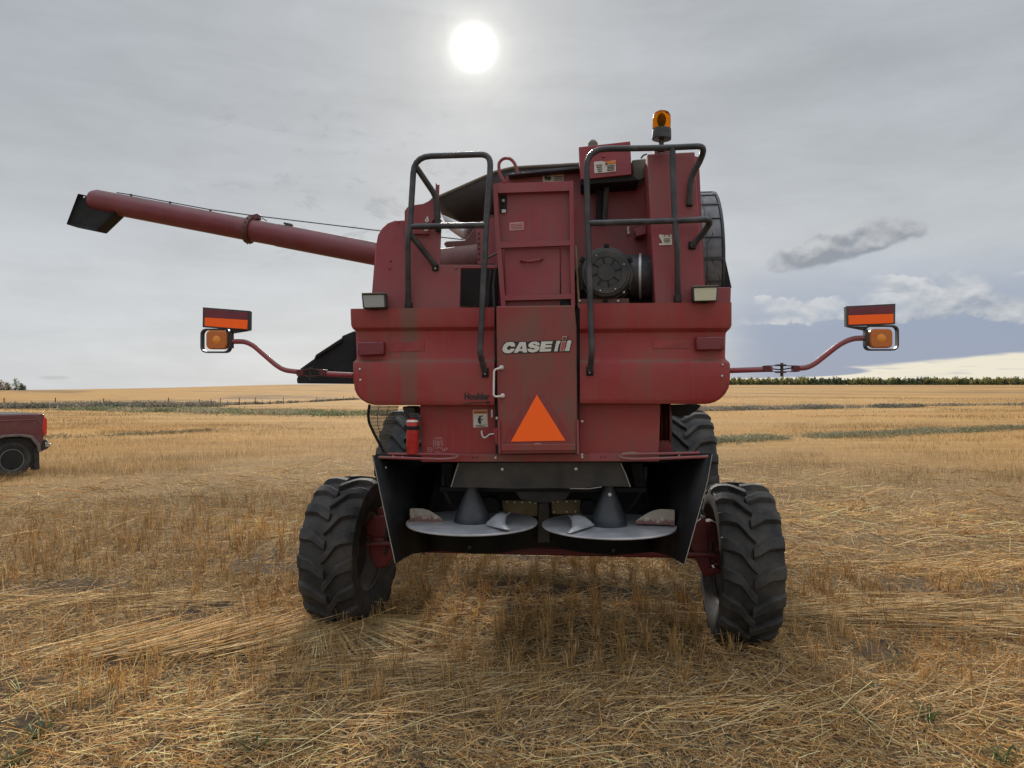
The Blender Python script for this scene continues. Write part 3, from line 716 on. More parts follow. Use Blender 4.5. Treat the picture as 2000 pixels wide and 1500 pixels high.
MB().pp([(1234,312),(1262,309),(1264,345),(1248,354),(1240,358),(1236,344)], .36, .6).build('muffler_cover', MOSS, CB, bevel=.01)
MB().tube([L(1185,358,.36), L(1181,430,.40)], .020, 10).build('strut', DULLSTEEL, CB)
MB().tube([L(1172,374,.40), L(1170,432,.42)], .024, 10).ball(L(1170,374,.39), .026, 8).build('strut', BLACK, CB)
MB().tube([L(1227,443,.46), L(1227,452,.46)], .009, 8).ball(L(1227.5,455,.46), .012, 8).build('valve_knob', WHITE, CB)
MB().pp([(1240,446),(1262,441),(1263,457),(1242,462)], .36, .5).build('latch_box', RED_UP, CB, bevel=.006)
MB().tube([L(1261,345,.44), L(1260,368,.44)], .006, 6).tube([L(1252,309,.42),L(1257,303,.40),L(1263,301,.38)], .006, 6).build('wiring', PLASTIC, CB)

# right-hand column
cl_ = MB().pp([(1264,301),(1357,296.5),(1363,400),(1371,500),(1377,602),(1280,602),(1273,480)], .07, .40).build('corner_column', RED_UP, CB, bevel=.006)
MB().pp([(1278,293),(1312,291.5),(1312,299),(1278,300)], .10, .22).build('beacon_bracket', RED_UP, CB)
MB().pp([(1289.5,294.5),(1295,294.3),(1295,298.5),(1289.5,298.7)], .094, .098).build('bracket_tag', WHITE, CB)
MB().pp([(1357,305),(1365,307),(1373,480),(1380,600),(1372,600)], .40, .44).build('column_return', RED_UP, cl_)
m = MB().pp([(1288,458),(1301,459),(1311.5,458),(1312.5,478),(1287.5,479),(1287,476),(1294,474),(1287,462)], .064, .068, 0)
for p in ([(1297,459),(1299,459),(1300,463)], [(1304,458.5),(1308,458.5),(1309,463)]): m.pp(p, .061, .0635, 1)
for k in range(3): m.pp([(1297,466+k*3),(1309,465.6+k*3),(1309,466.5+k*3),(1297,466.9+k*3)], .061, .0635, 2)
m.build('torn_decal', [DECALW, RED_UP, DULLSTEEL], cl_, smooth=0, tri=True)
# rotary air-screen drum
xr = L(1415,500,.42).x; zc = 2.80; yc = 1.00; rd_ = .59; xl = xr-.30
m = MB().lathe([(.0,xl),(rd_,xl),(rd_,xr-.02),(rd_-.012,xr),(.1,xr),(0,xr)], (0,yc,zc), (1,0,0), 48)
dr_ = m.build('rotary_screen', SCREEN, CB, smooth=30)
m = MB()
for k in range(24):
    a = k*2*math.pi/24
    y = yc-math.cos(a)*(rd_+.003); z = zc+math.sin(a)*(rd_+.003)
    wide = .010 if k % 3 == 0 else .003
    m.box(((xl+xr)/2, y, z), ((xr-xl)/2, .004, wide), Matrix.Rotation(-a, 3, 'X'))
    for s in (0, 1):
        a2 = a+2*math.pi/24
        p = [Vector((xl+(xr-xl)*min(.92, .15+(.3*(k+s)) % .8), yc-math.cos(a)*(rd_+.002), zc+math.sin(a)*(rd_+.002))), Vector((xl+(xr-xl)*(.5+.2*s), yc-math.cos(a2)*(rd_+.002), zc+math.sin(a2)*(rd_+.002)))]
        m.tube(p, .0022, 4)
m.lathe([(rd_+.004, xl+.18), (rd_+.004, xl+.185)], (0,yc,zc), (1,0,0), 48)
m.lathe([(rd_-.02, xr-.012), (rd_+.007, xr-.012), (rd_+.007, xr+.004), (rd_-.02, xr+.004)], (0,yc,zc), (1,0,0), 48)
m.build('screen_seams', PLASTIC, dr_, smooth=30)
MB().pp([(1404,470),(1411,480),(1429,562),(1400,562)], .80, .95).build('screen_support', BLACK, CB)
MB().pp([(1395,561),(1428,561),(1427,594),(1395,594)], .30, .80).build('side_rail', RED_UP, CB, bevel=.005)

# air cleaner with duct
c = L(1184,531,.0); ck = L(1184,531,.16)
m = MB().lathe([(0,-.012),(.055,-.012),(.058,-.006),(.10,-.004),(.102,-.010),(.138,-.010),(.142,.0),(.155,.004),(.163,.02),(.163,.06),(.176,.065),(.180,.075),(.180,.14),(.172,.15),(.172,.18),(.190,.19),(.190,.44),(.0,.44)], c+Vector((0,.02,0)), (0,1,0), 40)
for k in range(8):
    a = k*math.pi/4+.2
    m.box(c+Vector((math.cos(a)*.079, .012, math.sin(a)*.079)), (.022,.004,.003), Matrix.Rotation(-a, 3, 'Y'), 1)
for k in range(6):
    a = k*math.pi/3+.5; m.box(c+Vector((math.cos(a)*.183, .09, math.sin(a)*.183)), (.010,.03,.016), Matrix.Rotation(-a, 3, 'Y'), 1)
ac = m.build('air_cleaner', [PLASTIC, BLACK], CB, smooth=30)
m = MB()
for a in (.4, 2.1, 3.6, 5.2, 4.4): m.ball(c+Vector((math.cos(a)*.125, .008, math.sin(a)*.125)), .006, 6)
for u, v in ((1207,588),(1132,588),(1218,571)): m.ball(L(u,v,.06), .010, 8)
m.build('clip', ZINC, ac)
MB().box(L(1180,596,.14), (.16,.08,.035)).build('cleaner_bracket', BROWN, CB, bevel=.006)
m = MB().tube([L(1205,542,.34), L(1240,541,.30), L(1262,541,.30), L(1300,541,.34)], [.160,.152,.148,.148], 28)
m.build('intake_duct', PLASTIC, CB, smooth=40)
MB().lathe([(.154,-.008),(.160,-.008),(.160,.008),(.154,.008)], L(1251,541,.30), (1,-.1,0), 32).build('duct_clamp', SILVER, CB, smooth=30)
MB().box(L(1235,588,.42), (.15,.1,.09)).build('duct_shadow_box', BLACK_IN, CB)  # added black box standing in for the shadow below the duct
MB().tube([L(1096,600,.40), L(1097,570,.40), L(1104,545,.40), L(1125,530,.42)], .055, 16, fil=.08).build('intake_elbow', PLASTIC, CB, smooth=40)
MB().pp([(1097,586),(1113,583),(1113,602),(1098,602)], .12, .2).build('hose_bracket', DULLSTEEL, CB, bevel=.004)
MB().tube([L(1124,480,.1), L(1128,540,.09), L(1131,602,.07)], .007, 8).build('seal_strip', TANCOL, CB)

# ---- handrails
def rail(paths, feet, name='handrail'):
    m = MB()
    for p, f in paths: m.tube([L(*q) for q in p], .0195, 12, fil=f)
    o = m.build(name, RAIL, CB, smooth=50)
    k = MB()
    for (u, v, d, hu, hv) in feet:
        k.pp([(u-hu,v-hv),(u+hu,v-hv),(u+hu,v+hv),(u-hu,v+hv)], d-.012, d+.02)
    k.build('rail_foot', BLACK, o, bevel=.004)
    b = MB()
    for (u, v, d, hu, hv) in feet: b.lathe([(0,-.01),(.006,-.008),(.009,0)], L(u, v+2, d-.012), (0,1,0), 8)
    b.build('rail_bolt', ZINC, o)
y0 = -.10
rail([([(947,727,-.02),(942,708,-.05),(937.5,690,y0),(944,560,y0),(950,430,y0),(957,345,y0),(958,301,y0),(809,306,y0),(801,440,y0),(796,470,y0),(797,560,.0),(797.5,600,.03)], .11),
      ([(801,442.5,y0),(950,440,y0)], 0),
      ([(812,325,y0),(852,384,.0),(855,440,.03)], .05),
      ([(802,458,y0),(850,519,.04)], 0)],
     [(947.5,728,0,6.5,9),(855,443,.045,5,9),(850,522,.058,6,7),(797.5,598,.055,7,7)])
rail([([(1152.5,724,-.02),(1154,708,-.05),(1156,690,y0),(1152,560,y0),(1147,400,y0),(1145,291,y0),(1290,289,y0),(1376,285,y0),(1370,310,-.02),(1350,345,.02),(1346,400,.05)], .13),
      ([(1313,288,y0),(1318,430,y0),(1323,480,y0),(1323.5,560,.0),(1324,588,.03)], .1),
      ([(1150,436,y0),(1325,431,y0),(1391,428,y0),(1378,450,-.02),(1352,481,.05)], .07)],
     [(1152,725,0,7,9),(1347,396,.065,6,6.5),(1352,479,.065,7,7.5),(1324,584,.06,7,8)])

# ---- lights
bc = L(1292,250,.0)
bl = MB().lathe([(0,.0),(.062,.0),(.062,.015),(.058,.07),(0,.07)], bc+Vector((0,0,-.075)), (.05,0,1), 24)
bl = bl.build('beacon', PLASTIC, CB, bevel=.004)
MB().tube([bc+Vector((-.003,0,-.13)), bc+Vector((0,0,-.07))], .017, 10).tube([bc+Vector((-.006,0,-.15)), bc+Vector((-.004,0,-.12))], .026, 10).build('beacon_stem', PLASTIC, bl)
MB().lathe([(.058,0),(.0575,.06),(.055,.085),(.045,.103),(.028,.112),(0,.114),(0,.110),(.026,.108),(.042,.099),(.051,.083),(.0535,.06),(.054,0)], bc+Vector((0,0,-.005)), (.03,0,1), 28, closed=False).build('beacon_lens', AMBER, bl, smooth=40)
MB().ball(bc+Vector((0,0,.047)), .040, 14, sq=(.62,.5,1.15)).tube([bc+Vector((0,0,-.01)), bc+Vector((0,0,.03))], .012, 8).build('reflector', mat_plain('reflector_brown', (.34,.11,.02), .4), bl)
def worklight(uv, lens, d=-.06):
    wl = MB().pp(uv, d, d+.075)
    o = wl.build('work_light', PLASTIC, CB, bevel=.012, seg=3)
    cu = sum(p[0] for p in uv)/4; cv = sum(p[1] for p in uv)/4
    q = [(cu+(u-cu)*.86, cv+(v-cv)*.80+1) for u, v in uv]
    MB().pp(q, d-.004, d+.004).build('light_lens', lens, o, bevel=.003)
    top = [(uv[0][0]+1, uv[0][1]-.5), (uv[1][0]-1, uv[1][1]-.5), (uv[1][0]-1, uv[1][1]+2.2), (uv[0][0]+1, uv[0][1]+2.2)]
    MB().pp(top, d-.012, d+.06).build('light_hood', MOSS, o, bevel=.003)
    MB().pp([(cu-6,uv[2][1]-2),(cu+6,uv[2][1]-2),(cu+6,uv[2][1]+3),(cu-6,uv[2][1]+3)], d+.02, d+.05).build('light_bracket', BLACK, o)
worklight([(705,572.5),(752,571.5),(754.5,601.5),(708,603)], CLEAR)
worklight([(1352,558.5),(1403.5,557),(1402,588.5),(1353,590)], CREAM)

# ---- warning arms
def round_rect(u0, v0, u1, v1, r, n=4):
    P = []
    for cx, cy, a0 in ((u1-r,v0+r,-90),(u1-r,v1-r,0),(u0+r,v1-r,90),(u0+r,v0+r,180)):
        for k in range(n+1):
            a = R(a0+90*k/n); P.append((cx+r*math.cos(a), cy+r*math.sin(a)))
    return P
def arm(path, board, red, orange, brk, lens, guard, hinge, post, d=.10):
    m = MB().tube([L(*p, d) for p in path[0]], .0175, 12, fil=.12).tube([L(*p, d) for p in path[1]], .0175, 12)
    a = m.build('warning_arm', RED_UP, CB, smooth=50)
    b = MB().pp(board, d-.03, d+.012, 0).pp(red, d-.0325, d-.031, 1).pp(orange, d-.034, d-.031, 2)
    b.build('reflector_board', [PLASTIC, REFRED, FLUOR], a, bevel=.002)
    MB().pp(brk, d-.01, d+.03).pp(post, d-.02, d+.02).build('board_bracket', PLASTIC, a, bevel=.003)
    lamp = MB().prism([L(u, v, d-.03) for u, v in round_rect(*lens, 9)], d-.035, d+.015)
    lamp = lamp.build('amber_lamp', AMBER2, CB, bevel=.008)
    cu, cv = (lens[0]+lens[2])/2, (lens[1]+lens[3])/2
    MB().lathe([(0,-.004),(.022,-.003),(.032,.002)], L(cu,cv,d-.035), (0,1,0), 16).build('lamp_bulb', AMBERC, lamp)
    MB().prism([L(u, v, d) for u, v in round_rect(lens[0]+1, lens[1]+1, lens[2]-1, lens[3]-1, 9)], d-.01, d+.02).build('lamp_housing', PLASTIC, lamp, bevel=.006)
    g = MB(); P = round_rect(*guard, 11); n = len(P)
    Q = round_rect(guard[0]+3, guard[1]+3, guard[2]-3, guard[3]-3, 8.5)
    o0 = [L(u,v,d) for u,v in P]; i0 = [L(u,v,d) for u,v in Q]
    vs = [Vector((p.x,d-.02,p.z)) for p in o0]+[Vector((p.x,d-.02,p.z)) for p in i0]+[Vector((p.x,d+.02,p.z)) for p in o0]+[Vector((p.x,d+.02,p.z)) for p in i0]
    fs = []
    for k in range(n):
        j = (k+1) % n
        fs += [(k,j,n+j,n+k),(2*n+k,3*n+k,3*n+j,2*n+j),(k,2*n+k,2*n+j,j),(n+k,n+j,3*n+j,3*n+k)]
    g.add(vs, fs); g.build('lamp_guard', PLASTIC, a, smooth=40)
    (ha, hb, hv) = hinge
    q = MB().pp([(ha-4,hv-6),(ha+9,hv-6.5),(ha+9,hv+6.5),(ha-4,hv+6)], d-.025, d+.025).pp([(hb-9,hv-6),(hb+4,hv-6),(hb+4,hv+6),(hb-9,hv+6)], d-.025, d+.025)
    q.pp([(ha,hv-6.5),(hb,hv-6.5),(hb,hv-5),(ha,hv-5)], d-.02, d+.02).pp([(ha,hv+5),(hb,hv+5),(hb,hv+6.5),(ha,hv+6.5)], d-.02, d+.02)
    q.build('arm_hinge', RED_DARK, a, bevel=.002)
    mu = (ha+hb)/2
    MB().tube([L(mu,hv-11,d), L(mu,hv+15,d)], .010, 10).pp([(mu-9,hv-8.5),(mu+9,hv-8.5),(mu+9,hv-6.6),(mu-9,hv-6.6)], d-.03, d+.03).pp([(mu-9,hv+6.6),(mu+9,hv+6.6),(mu+9,hv+8.5),(mu-9,hv+8.5)], d-.03, d+.03).build('hinge_pin', DULLSTEEL, a)
    MB().tube([L(ha+2,hv-1,d), L(mu-6,hv+2,d), L(mu+5,hv+1,d), L(hb-2,hv-3,d)], .004, 6).build('lamp_cable', PLASTIC, a)
arm([[(588,727),(556,723),(540,714),(494,674),(478,667),(450,667)], [(690,733),(630,730)]],
    [(396,600),(487,607),(486.5,645),(395.5,639)], [(400,603.5),(484,609.8),(483.7,624.5),(399.8,619.5)], [(399.8,620),(483.7,625),(483,643),(399.6,636.5)],
    [(447,642),(486,645.5),(451,651)], (402.5,645,443,682), (394,642,451,689.5), (583,632,728), [(446,646),(452,646),(452,680),(447,680)])
arm([[(1560,719),(1576,718),(1592,710),(1640,672),(1664,661),(1692,660)], [(1420,724),(1508,721)]],
    [(1652.5,598),(1749,593),(1748.5,633),(1653.5,637.5)], [(1656.5,601),(1745.5,596.5),(1745.3,612.3),(1656.8,615.5)], [(1657,616),(1745.3,612.8),(1745,631),(1657.5,634)],
    [(1655,638),(1700,637),(1690,645)], (1699.5,642,1743.5,679.5), (1687.5,635.5,1753.5,685), (1496,1558,720), [(1690,644),(1697,644),(1697,676),(1690,674)])

# ---- dark chute of the far side
MB().pp([(580,749),(579,741),(586,720),(614,700),(617,694),(666,662),(668,656),(692,646),(692,750)], .95, 1.45).build('side_shield', BLACK, CB, bevel=.008)
MB().pp([(614,700),(617,693),(666,661),(668,667)], .93, .96).build('shield_seam', BLACK_IN, CB)

# ---- unloading auger, about four metres ahead of the rear face
AY = 4.6
a0 = L(165+12, 389.5, AY); a1 = L(905, 529, AY)
ax = (a1-a0).normalized(); La = (a1-a0).length
ra = .146
def AP(t): return a0+ax*t
m = MB().lathe([(.0,-.03),(.07,-.02),(.12,.02),(ra,.09),(ra,La*.425),(ra*1.0,La*.425)], a0, ax, 32)
m.lathe([(ra,La*.425),(ra*.985,La*.50),(ra*.985,La*.52)], a0, ax, 32).lathe([(ra*1.02,La*.515),(ra*1.02,La),(0,La)], a0, ax, 32)
au = m.build('unloading_auger', RED_AUG_SHADED, CB, smooth=35)
tq = (L(490,440,AY)-a0).dot(ax)
m = MB().lathe([(ra,tq-.035),(ra+.035,tq-.03),(ra+.035,tq+.03),(ra,tq+.035)], a0, ax, 28)
up_ = (Vector((0,0,1))-ax*ax.z).normalized()
m.box(AP(tq+.03)+up_*(ra+.02), (.07,.05,.035), Matrix.Rotation(-math.asin(-ax.z), 3, 'Y'))
m.build('auger_flange', BROWN, au, bevel=.006)
m = MB()
for k in range(16):
    a = 2*math.pi*k/16; sd_ = ax.cross(up_); m.ball(AP(tq)+(up_*math.cos(a)+sd_*math.sin(a))*(ra+.037), .012, 6)
m.build('flange_bolt', RED_DARK, au)
t2 = (L(560,455,AY)-a0).dot(ax)
MB().box(AP(t2)+up_*(ra+.02), (.05,.04,.012), Matrix.Rotation(math.asin(-ax.z)*1, 3, 'Y')).build('stop_block', PLASTIC, au)
# rubber spout
sp = MB(); D = AY
o = [L(163,382,D), L(207,392,D), L(214,404,D), L(234,419,D), L(198,453.5,D), L(140.5,441.5,D)]
n = len(o); w = .13
vs = []; fs = []
rows = [(-w*.55, .93), (-w*.9, 1.0), (w*.9, 1.0), (w*.55, .93)]
cc = sum(o, Vector())/n
for dy, k in rows: vs += [cc+(p-cc)*k+Vector((0,dy,0)) for p in o]
for i in range(3):
    for k in range(n): fs.append((i*n+k, i*n+(k+1)%n, (i+1)*n+(k+1)%n, (i+1)*n+k))
fs += [tuple(range(n)), tuple(3*n+k for k in range(n))]
sp.add(vs, fs); sp.build('rubber_spout', BLACK, au, bevel=.01)
bolts([(164.5,385),(178.5,388),(193,391),(206.5,393.5)], AY-.12, .014, 'spout_bolt', ZINC, au)
MB().tube([L(228,376,AY), L(256,380.5,AY), L(332,395,AY), L(411,409.5,AY), L(495,421,AY), L(736,450,AY-.02), L(905,468,AY-.02)], .007, 6).tube([L(511,425,AY), L(521,431.5,AY)], .006, 6).build('auger_cable', PLASTIC, au)
m = MB()
for u, v in ((256,382),(332,396.5),(411,412)): m.box(L(u,v,AY-.02), (.012,.01,.02))
m.build('cable_clip', PLASTIC, au)
MB().tube([L(880,530,AY), L(890,700,AY)], .2, 20).build('auger_turret', RED_UP, CB, smooth=40)

# ---- fire extinguisher hung on the housing
fx = empty('fire_extinguisher', CB.matrix_basis @ L(806,886,.06))
fx.location = Matrix.Translation((OX,OY,0)) @ (Matrix.Rotation(-YAW,3,'Z') @ L(806,886,.04)); fx.rotation_euler = (0,0,-YAW)
tag(fx, 'slim red fire extinguisher with a black strap, hung below the left hood corner', 'fire extinguisher')
hz = L(806,817,.04).z-L(806,886,.04).z
MB().lathe([(0,.0),(.036,.0),(.041,.008),(.041,hz*.86),(.038,hz*.93),(.026,hz*.98),(.018,hz),(0,hz)], (0,0,0), (0,0,1), 24).build('cylinder', EXT, fx, smooth=40)
MB().lathe([(.0415,hz*.90),(.039,hz*.945),(.036,hz*.955)], (0,0,0), (0,0,1), 24).build('label_band', WHITE, fx, smooth=40)
MB().lathe([(.043,hz*.68),(.0435,hz*.69),(.0435,hz*.775),(.043,hz*.785)], (0,0,0), (0,0,1), 24).box((-.045,.0,hz*.73), (.012,.012,.02)).build('strap', BLACK, fx)
MB().lathe([(.016,hz),(.018,hz*1.06),(.010,hz*1.1),(0,hz*1.1)], (0,0,0), (0,0,1), 12).box((.012,-.01,hz*1.12), (.035,.008,.006)).box((.012,-.012,hz*1.06), (.03,.008,.005)).build('valve', PLASTIC, fx)
MB().tube([(.005,-.01,hz*1.05), (.05,-.01,hz*1.0), (.052,-.005,hz*.6), (.047,0,hz*.4)], .006, 8, fil=.03).build('discharge_hose', PLASTIC, fx)
# ================================================================== value noise in numpy
def _h(ix, iy, s):
    n = (ix*374761393 + iy*668265263 + s*974711) & 0xffffffff
    n = ((n ^ (n >> 13))*1274126177) & 0xffffffff
    return ((n ^ (n >> 16)) & 0xffff)/65535.0
def vn(x, y, s=0):
    x = np.asarray(x, float); y = np.asarray(y, float)
    ix = np.floor(x).astype(np.int64); iy = np.floor(y).astype(np.int64)
    fx = x-ix; fy = y-iy; fx = fx*fx*(3-2*fx); fy = fy*fy*(3-2*fy)
    return (_h(ix,iy,s)*(1-fx)+_h(ix+1,iy,s)*fx)*(1-fy)+(_h(ix,iy+1,s)*(1-fx)+_h(ix+1,iy+1,s)*fx)*fy
def fbm(x, y, s=0, o=4):
    t = 0; a = .5; n = 0
    for k in range(o): t = t+a*vn(x*2**k, y*2**k, s+k*17); n += a; a *= .5
    return t/n
def sst(x, a, b):
    t = np.clip((x-a)/(b-a), 0, 1); return t*t*(3-2*t)

def ground_z(x, y):
    x = np.asarray(x, float); y = np.asarray(y, float)
    D = np.maximum(y, 0.0); rr = np.hypot(x, y)
    az = np.degrees(np.arctan2(x, np.maximum(y, 1e-3)))
    zr_left = np.interp(az, [-40,-34.5,-31,-25,-19,-15.5,-12.4], [-5.0,-4.1,-3.2,-1.6,.85,1.75,1.85])
    zl = np.interp(D, [0,30,60,100,116,180,250,400,560], [0,0,-.25,-1.35,-1.7,-2.7,-3.3,-2.1,0.0])
    w = sst(D, 330, 700)
    zl = np.where(D > 300, zl*(1-w)+zr_left*w, zl)
    zl = np.where(D > 700, zr_left-(D-700)*.010, zl)
    zrr = np.interp(D, [0,60,200,420,900], [0,.02,-.15,.15,.75]); zrr = np.where(D > 930, .75-(D-930)*.010, zrr)
    k = sst(az, -9, 6)
    z = zl*(1-k)+zrr*k
    far = sst(rr, 12, 60)
    z = z + (fbm(x*.05, y*.05, 5, 3)-.5)*.25*far*(1-sst(rr,200,500))
    near = 1-sst(rr, 20, 60)
    z = z + ((fbm(x*.9, y*.9, 9, 4)-.5)*.09 + (fbm(x*5, y*5, 3, 3)-.5)*.035)*near
    # the pickup stands in a slight hollow
    z = z - .17*np.exp(-(((x+11.4)/4)**2+((y-17)/4)**2))
    return z
def bare(x, y):
    b = fbm(x*1.1+3, y*1.7, 21, 4)
    return sst(b, .60, .70)*(1-sst(np.hypot(x, y), 7, 13))
def rowmask(x, y):            # standing stubble 1, knocked down 0
    s = fbm(x*.22, y*.34+5, 31, 4)
    lx = (x-OX)*XA.x+(y-OY)*XA.y; ly = (x-OX)*FA.x+(y-OY)*FA.y
    under = sst(np.abs(lx), 1.9, 1.0)*sst(ly, -.9, .8)
    return np.clip(np.maximum(sst(s, .50, .57), under), 0, 1)
def tone(x, y):               # broad colour of the field, 0 pale .. 1 orange
    return np.clip(fbm(x*.05, y*.16, 41, 4)*1.6-.3, 0, 1)

# ------------------------------------------------------------------ ground sheet
def build_ground():
    radii = [0.0]; r = .4
    while r < 13: radii.append(r); r += .10
    while r < 5200: radii.append(r); r *= 1.028
    radii = np.array(radii[1:])
    ang = np.concatenate([np.arange(-48, 48.01, .4), np.arange(54, 310, 6)])*math.pi/180
    na, nr = len(ang), len(radii)
    A, Rr = np.meshgrid(ang, radii)
    X = np.sin(A)*Rr; Y = np.cos(A)*Rr; Z = ground_z(X, Y)
    Z = np.where(Y < -20, np.minimum(Z, 0), Z)
    co = np.stack([X, Y, Z], -1).reshape(-1, 3)
    co = np.vstack([co, [[0, 0, float(ground_z(0, .01))]]])
    i, j = np.meshgrid(np.arange(nr-1), np.arange(na), indexing='ij'); j2 = (j+1) % na
    q = np.stack([i*na+j, (i+1)*na+j, (i+1)*na+j2, i*na+j2], -1).reshape(-1, 4)[:, ::-1]
    me = bpy.data.meshes.new('field')
    nq = len(q); tri = np.stack([np.arange(na), np.full(na, nr*na), (np.arange(na)+1) % na], -1)
    me.vertices.add(len(co)); me.vertices.foreach_set('co', co.ravel())
    loops = np.concatenate([q.ravel(), tri.ravel()])
    starts = np.concatenate([np.arange(nq)*4, nq*4+np.arange(na)*3])
    me.loops.add(len(loops)); me.loops.foreach_set('vertex_index', loops.astype(np.int32))
    me.polygons.add(len(starts)); me.polygons.foreach_set('loop_start', starts.astype(np.int32))
    me.update(calc_edges=True); me.validate()
    a = me.attributes.new('bare', 'FLOAT', 'POINT'); a.data.foreach_set('value', bare(co[:,0], co[:,1]).astype(np.float32))
    a = me.attributes.new('tone', 'FLOAT', 'POINT'); a.data.foreach_set('value', tone(co[:,0], co[:,1]).astype(np.float32))
    me.polygons.foreach_set('use_smooth', [True]*len(me.polygons))
    m, nt, b = newmat('stubble_field'); c = ocoord(nt); x, y, z = sep(nt, c)
    def attr(n):
        q_ = nt.nodes.new('ShaderNodeAttribute'); q_.attribute_name = n; return E(nt, q_.outputs['Fac'])
    dist = (x*x+y*y).pw(.5)
    # loose chaff lying at every angle, soil between
    f1 = noise(nt, xyz(nt, x*30, y*30, 0.0), 1.0, 6, .7, 1.5); f2 = noise(nt, xyz(nt, x*90, y*14, 0.0), 1.0, 4, .7, 2.0); f3 = noise(nt, xyz(nt, x*14, y*80, 3.0), 1.0, 4, .7, 2.0)
    chaff = (f1*.5+f2*.3+f3*.3)
    soil = mix(nt, (.034,.027,.021), (.085,.067,.050), noise(nt, c, 25, 6, .65))
    strawc = mix(nt, (.17,.100,.042), (.45,.29,.13), chaff.ss(.46,.66))
    near = mix(nt, soil, strawc, (chaff.ss(.52,.59)*(1.0-attr('bare')*.85)).clamp())
    # far away the stubble closes over the soil: broad swaths drawn along the rows
    tn = attr('tone')
    sw = noise(nt, xyz(nt, x*.035+y*.010, y*.22-x*.02, 0.0), 1.0, 7, .68)
    sw2 = noise(nt, xyz(nt, x*.35, y*1.2, 0.0), 1.0, 6, .7)
    lines = noise(nt, xyz(nt, x*.0065-y*.003, y*.016+x*.012, 2.0), 1.0, 6, .7, .3)
    grain = noise(nt, xyz(nt, x*2.2, y*4.5, 1.0), 1.0, 6, .75)
    farc = mix(nt, (.175,.100,.038), (.44,.285,.118), (sw*.45+sw2*.3+grain*.25).ss(.40,.60))
    farc = mix(nt, farc, (.36,.185,.060), (tn*.6).clamp())
    farc = mix(nt, farc, (.155,.105,.062), (lines.ss(.50,.62)*dist.ss(60,160)*.80+sw2.ss(.56,.72)*.35*dist.ss(130,20)).clamp())
    farc = mix(nt, farc, (.40,.31,.18), (noise(nt, xyz(nt, x*.05, y*.5, 7.0), 1.0, 5, .7).ss(.60,.68)*.55).clamp())
    g2 = noise(nt, xyz(nt, x*9.0, y*2.4, 6.0), 1.0, 6, .8)
    farc = mix(nt, farc, (.12,.072,.036), (g2.ss(.53,.66)*dist.ss(75,25)*.85).clamp())
    farc = mix(nt, farc, (.30,.165,.058), (dist.ss(70,20)*.55).clamp())
    farc = mix(nt, farc, (.60,.45,.24), (g2.ss(.46,.34)*dist.ss(110,30)*.45).clamp())
    col = mix(nt, near, farc, (dist+(sw2-.5)*14.0).ss(11, 30))
    setp(b, nt, col, .95, 0, .04)
    bump(nt, b, chaff, .03, .7)
    me.materials.append(m)
    o = bpy.data.objects.new('field', me); COL.objects.link(o); o['kind'] = 'structure'
    return o
build_ground()

# ------------------------------------------------------------------ stalks in bulk
def stalks(name, mat, P, Dv, Ln, Rd, bend, colr, sides=3, seg=2):
    n = len(P)
    Dv = Dv/np.linalg.norm(Dv, axis=1, keepdims=True)
    ref = np.where(np.abs(Dv[:, 2:3]) > .9, np.array([[1., 0, 0]]), np.array([[0, 0, 1.]]))
    U = np.cross(Dv, ref); U /= np.linalg.norm(U, axis=1, keepdims=True); V = np.cross(Dv, U)
    rings = []
    for s in range(seg+1):
        t = s/seg; C = P+Dv*(Ln*t)[:, None]+bend*t*t
        rk = Rd*(1-.25*t)
        if sides == 2:
            ph = (np.arange(n)*2.399)[:, None]
            side = U if name.startswith('upright') else U*np.cos(ph)+V*np.sin(ph)
            rings.append(np.stack([C-side*rk[:, None], C+side*rk[:, None]], 1))
        else:
            rings.append(np.stack([C+(U*math.cos(2*math.pi*k/sides)+V*math.sin(2*math.pi*k/sides))*rk[:, None] for k in range(sides)], 1))
    co = np.stack(rings, 1).reshape(n, -1, 3); nv = co.shape[1]
    base = (np.arange(n)*nv)[:, None, None]
    q = []
    if sides == 2:
        for s in range(seg): q.append([s*2, s*2+1, s*2+3, s*2+2])
    else:
        for s in range(seg):
            for k in range(sides): q.append([s*sides+k, s*sides+(k+1) % sides, (s+1)*sides+(k+1) % sides, (s+1)*sides+k])
    q = np.array(q)[None]+base; q = q.reshape(-1, 4)
    me = bpy.data.meshes.new(name)
    me.vertices.add(n*nv); me.vertices.foreach_set('co', co.astype(np.float32).ravel())
    me.loops.add(q.size); me.loops.foreach_set('vertex_index', q.astype(np.int32).ravel())
    me.polygons.add(len(q)); me.polygons.foreach_set('loop_start', (np.arange(len(q))*4).astype(np.int32))
    me.update(calc_edges=True)
    a = me.attributes.new('stalk_colour', 'FLOAT_COLOR', 'POINT')
    cc = np.ones((n, nv, 4), np.float32); cc[:, :, :3] = colr[:, None, :]
    a.data.foreach_set('color', cc.ravel())
    me.materials.append(mat)
    o = bpy.data.objects.new(name, me); COL.objects.link(o); return o

def stalk_mat(name, rough=.6, trans=.0):
    m, nt, b = newmat(name)
    q = nt.nodes.new('ShaderNodeAttribute'); q.attribute_name = 'stalk_colour'
    c = ocoord(nt)
    col = cmul(nt, q.outputs['Color'], noise(nt, c, 30, 3, .6)*.5+.75)
    setp(b, nt, col, rough, 0, .15)
    if trans:
        tr = nt.nodes.new('ShaderNodeBsdfTranslucent'); nt.links.new(col, tr.inputs[0])
        ms = nt.nodes.new('ShaderNodeMixShader'); ms.inputs[0].default_value = trans
        nt.links.new(b.outputs[0], ms.inputs[1]); nt.links.new(tr.outputs[0], ms.inputs[2])
        nt.links.new(ms.outputs[0], nt.nodes['Material Output'].inputs[0])
    return m
STRAW = stalk_mat('straw', .7, .38)
LEAF = stalk_mat('weed_leaf', .6, .3)

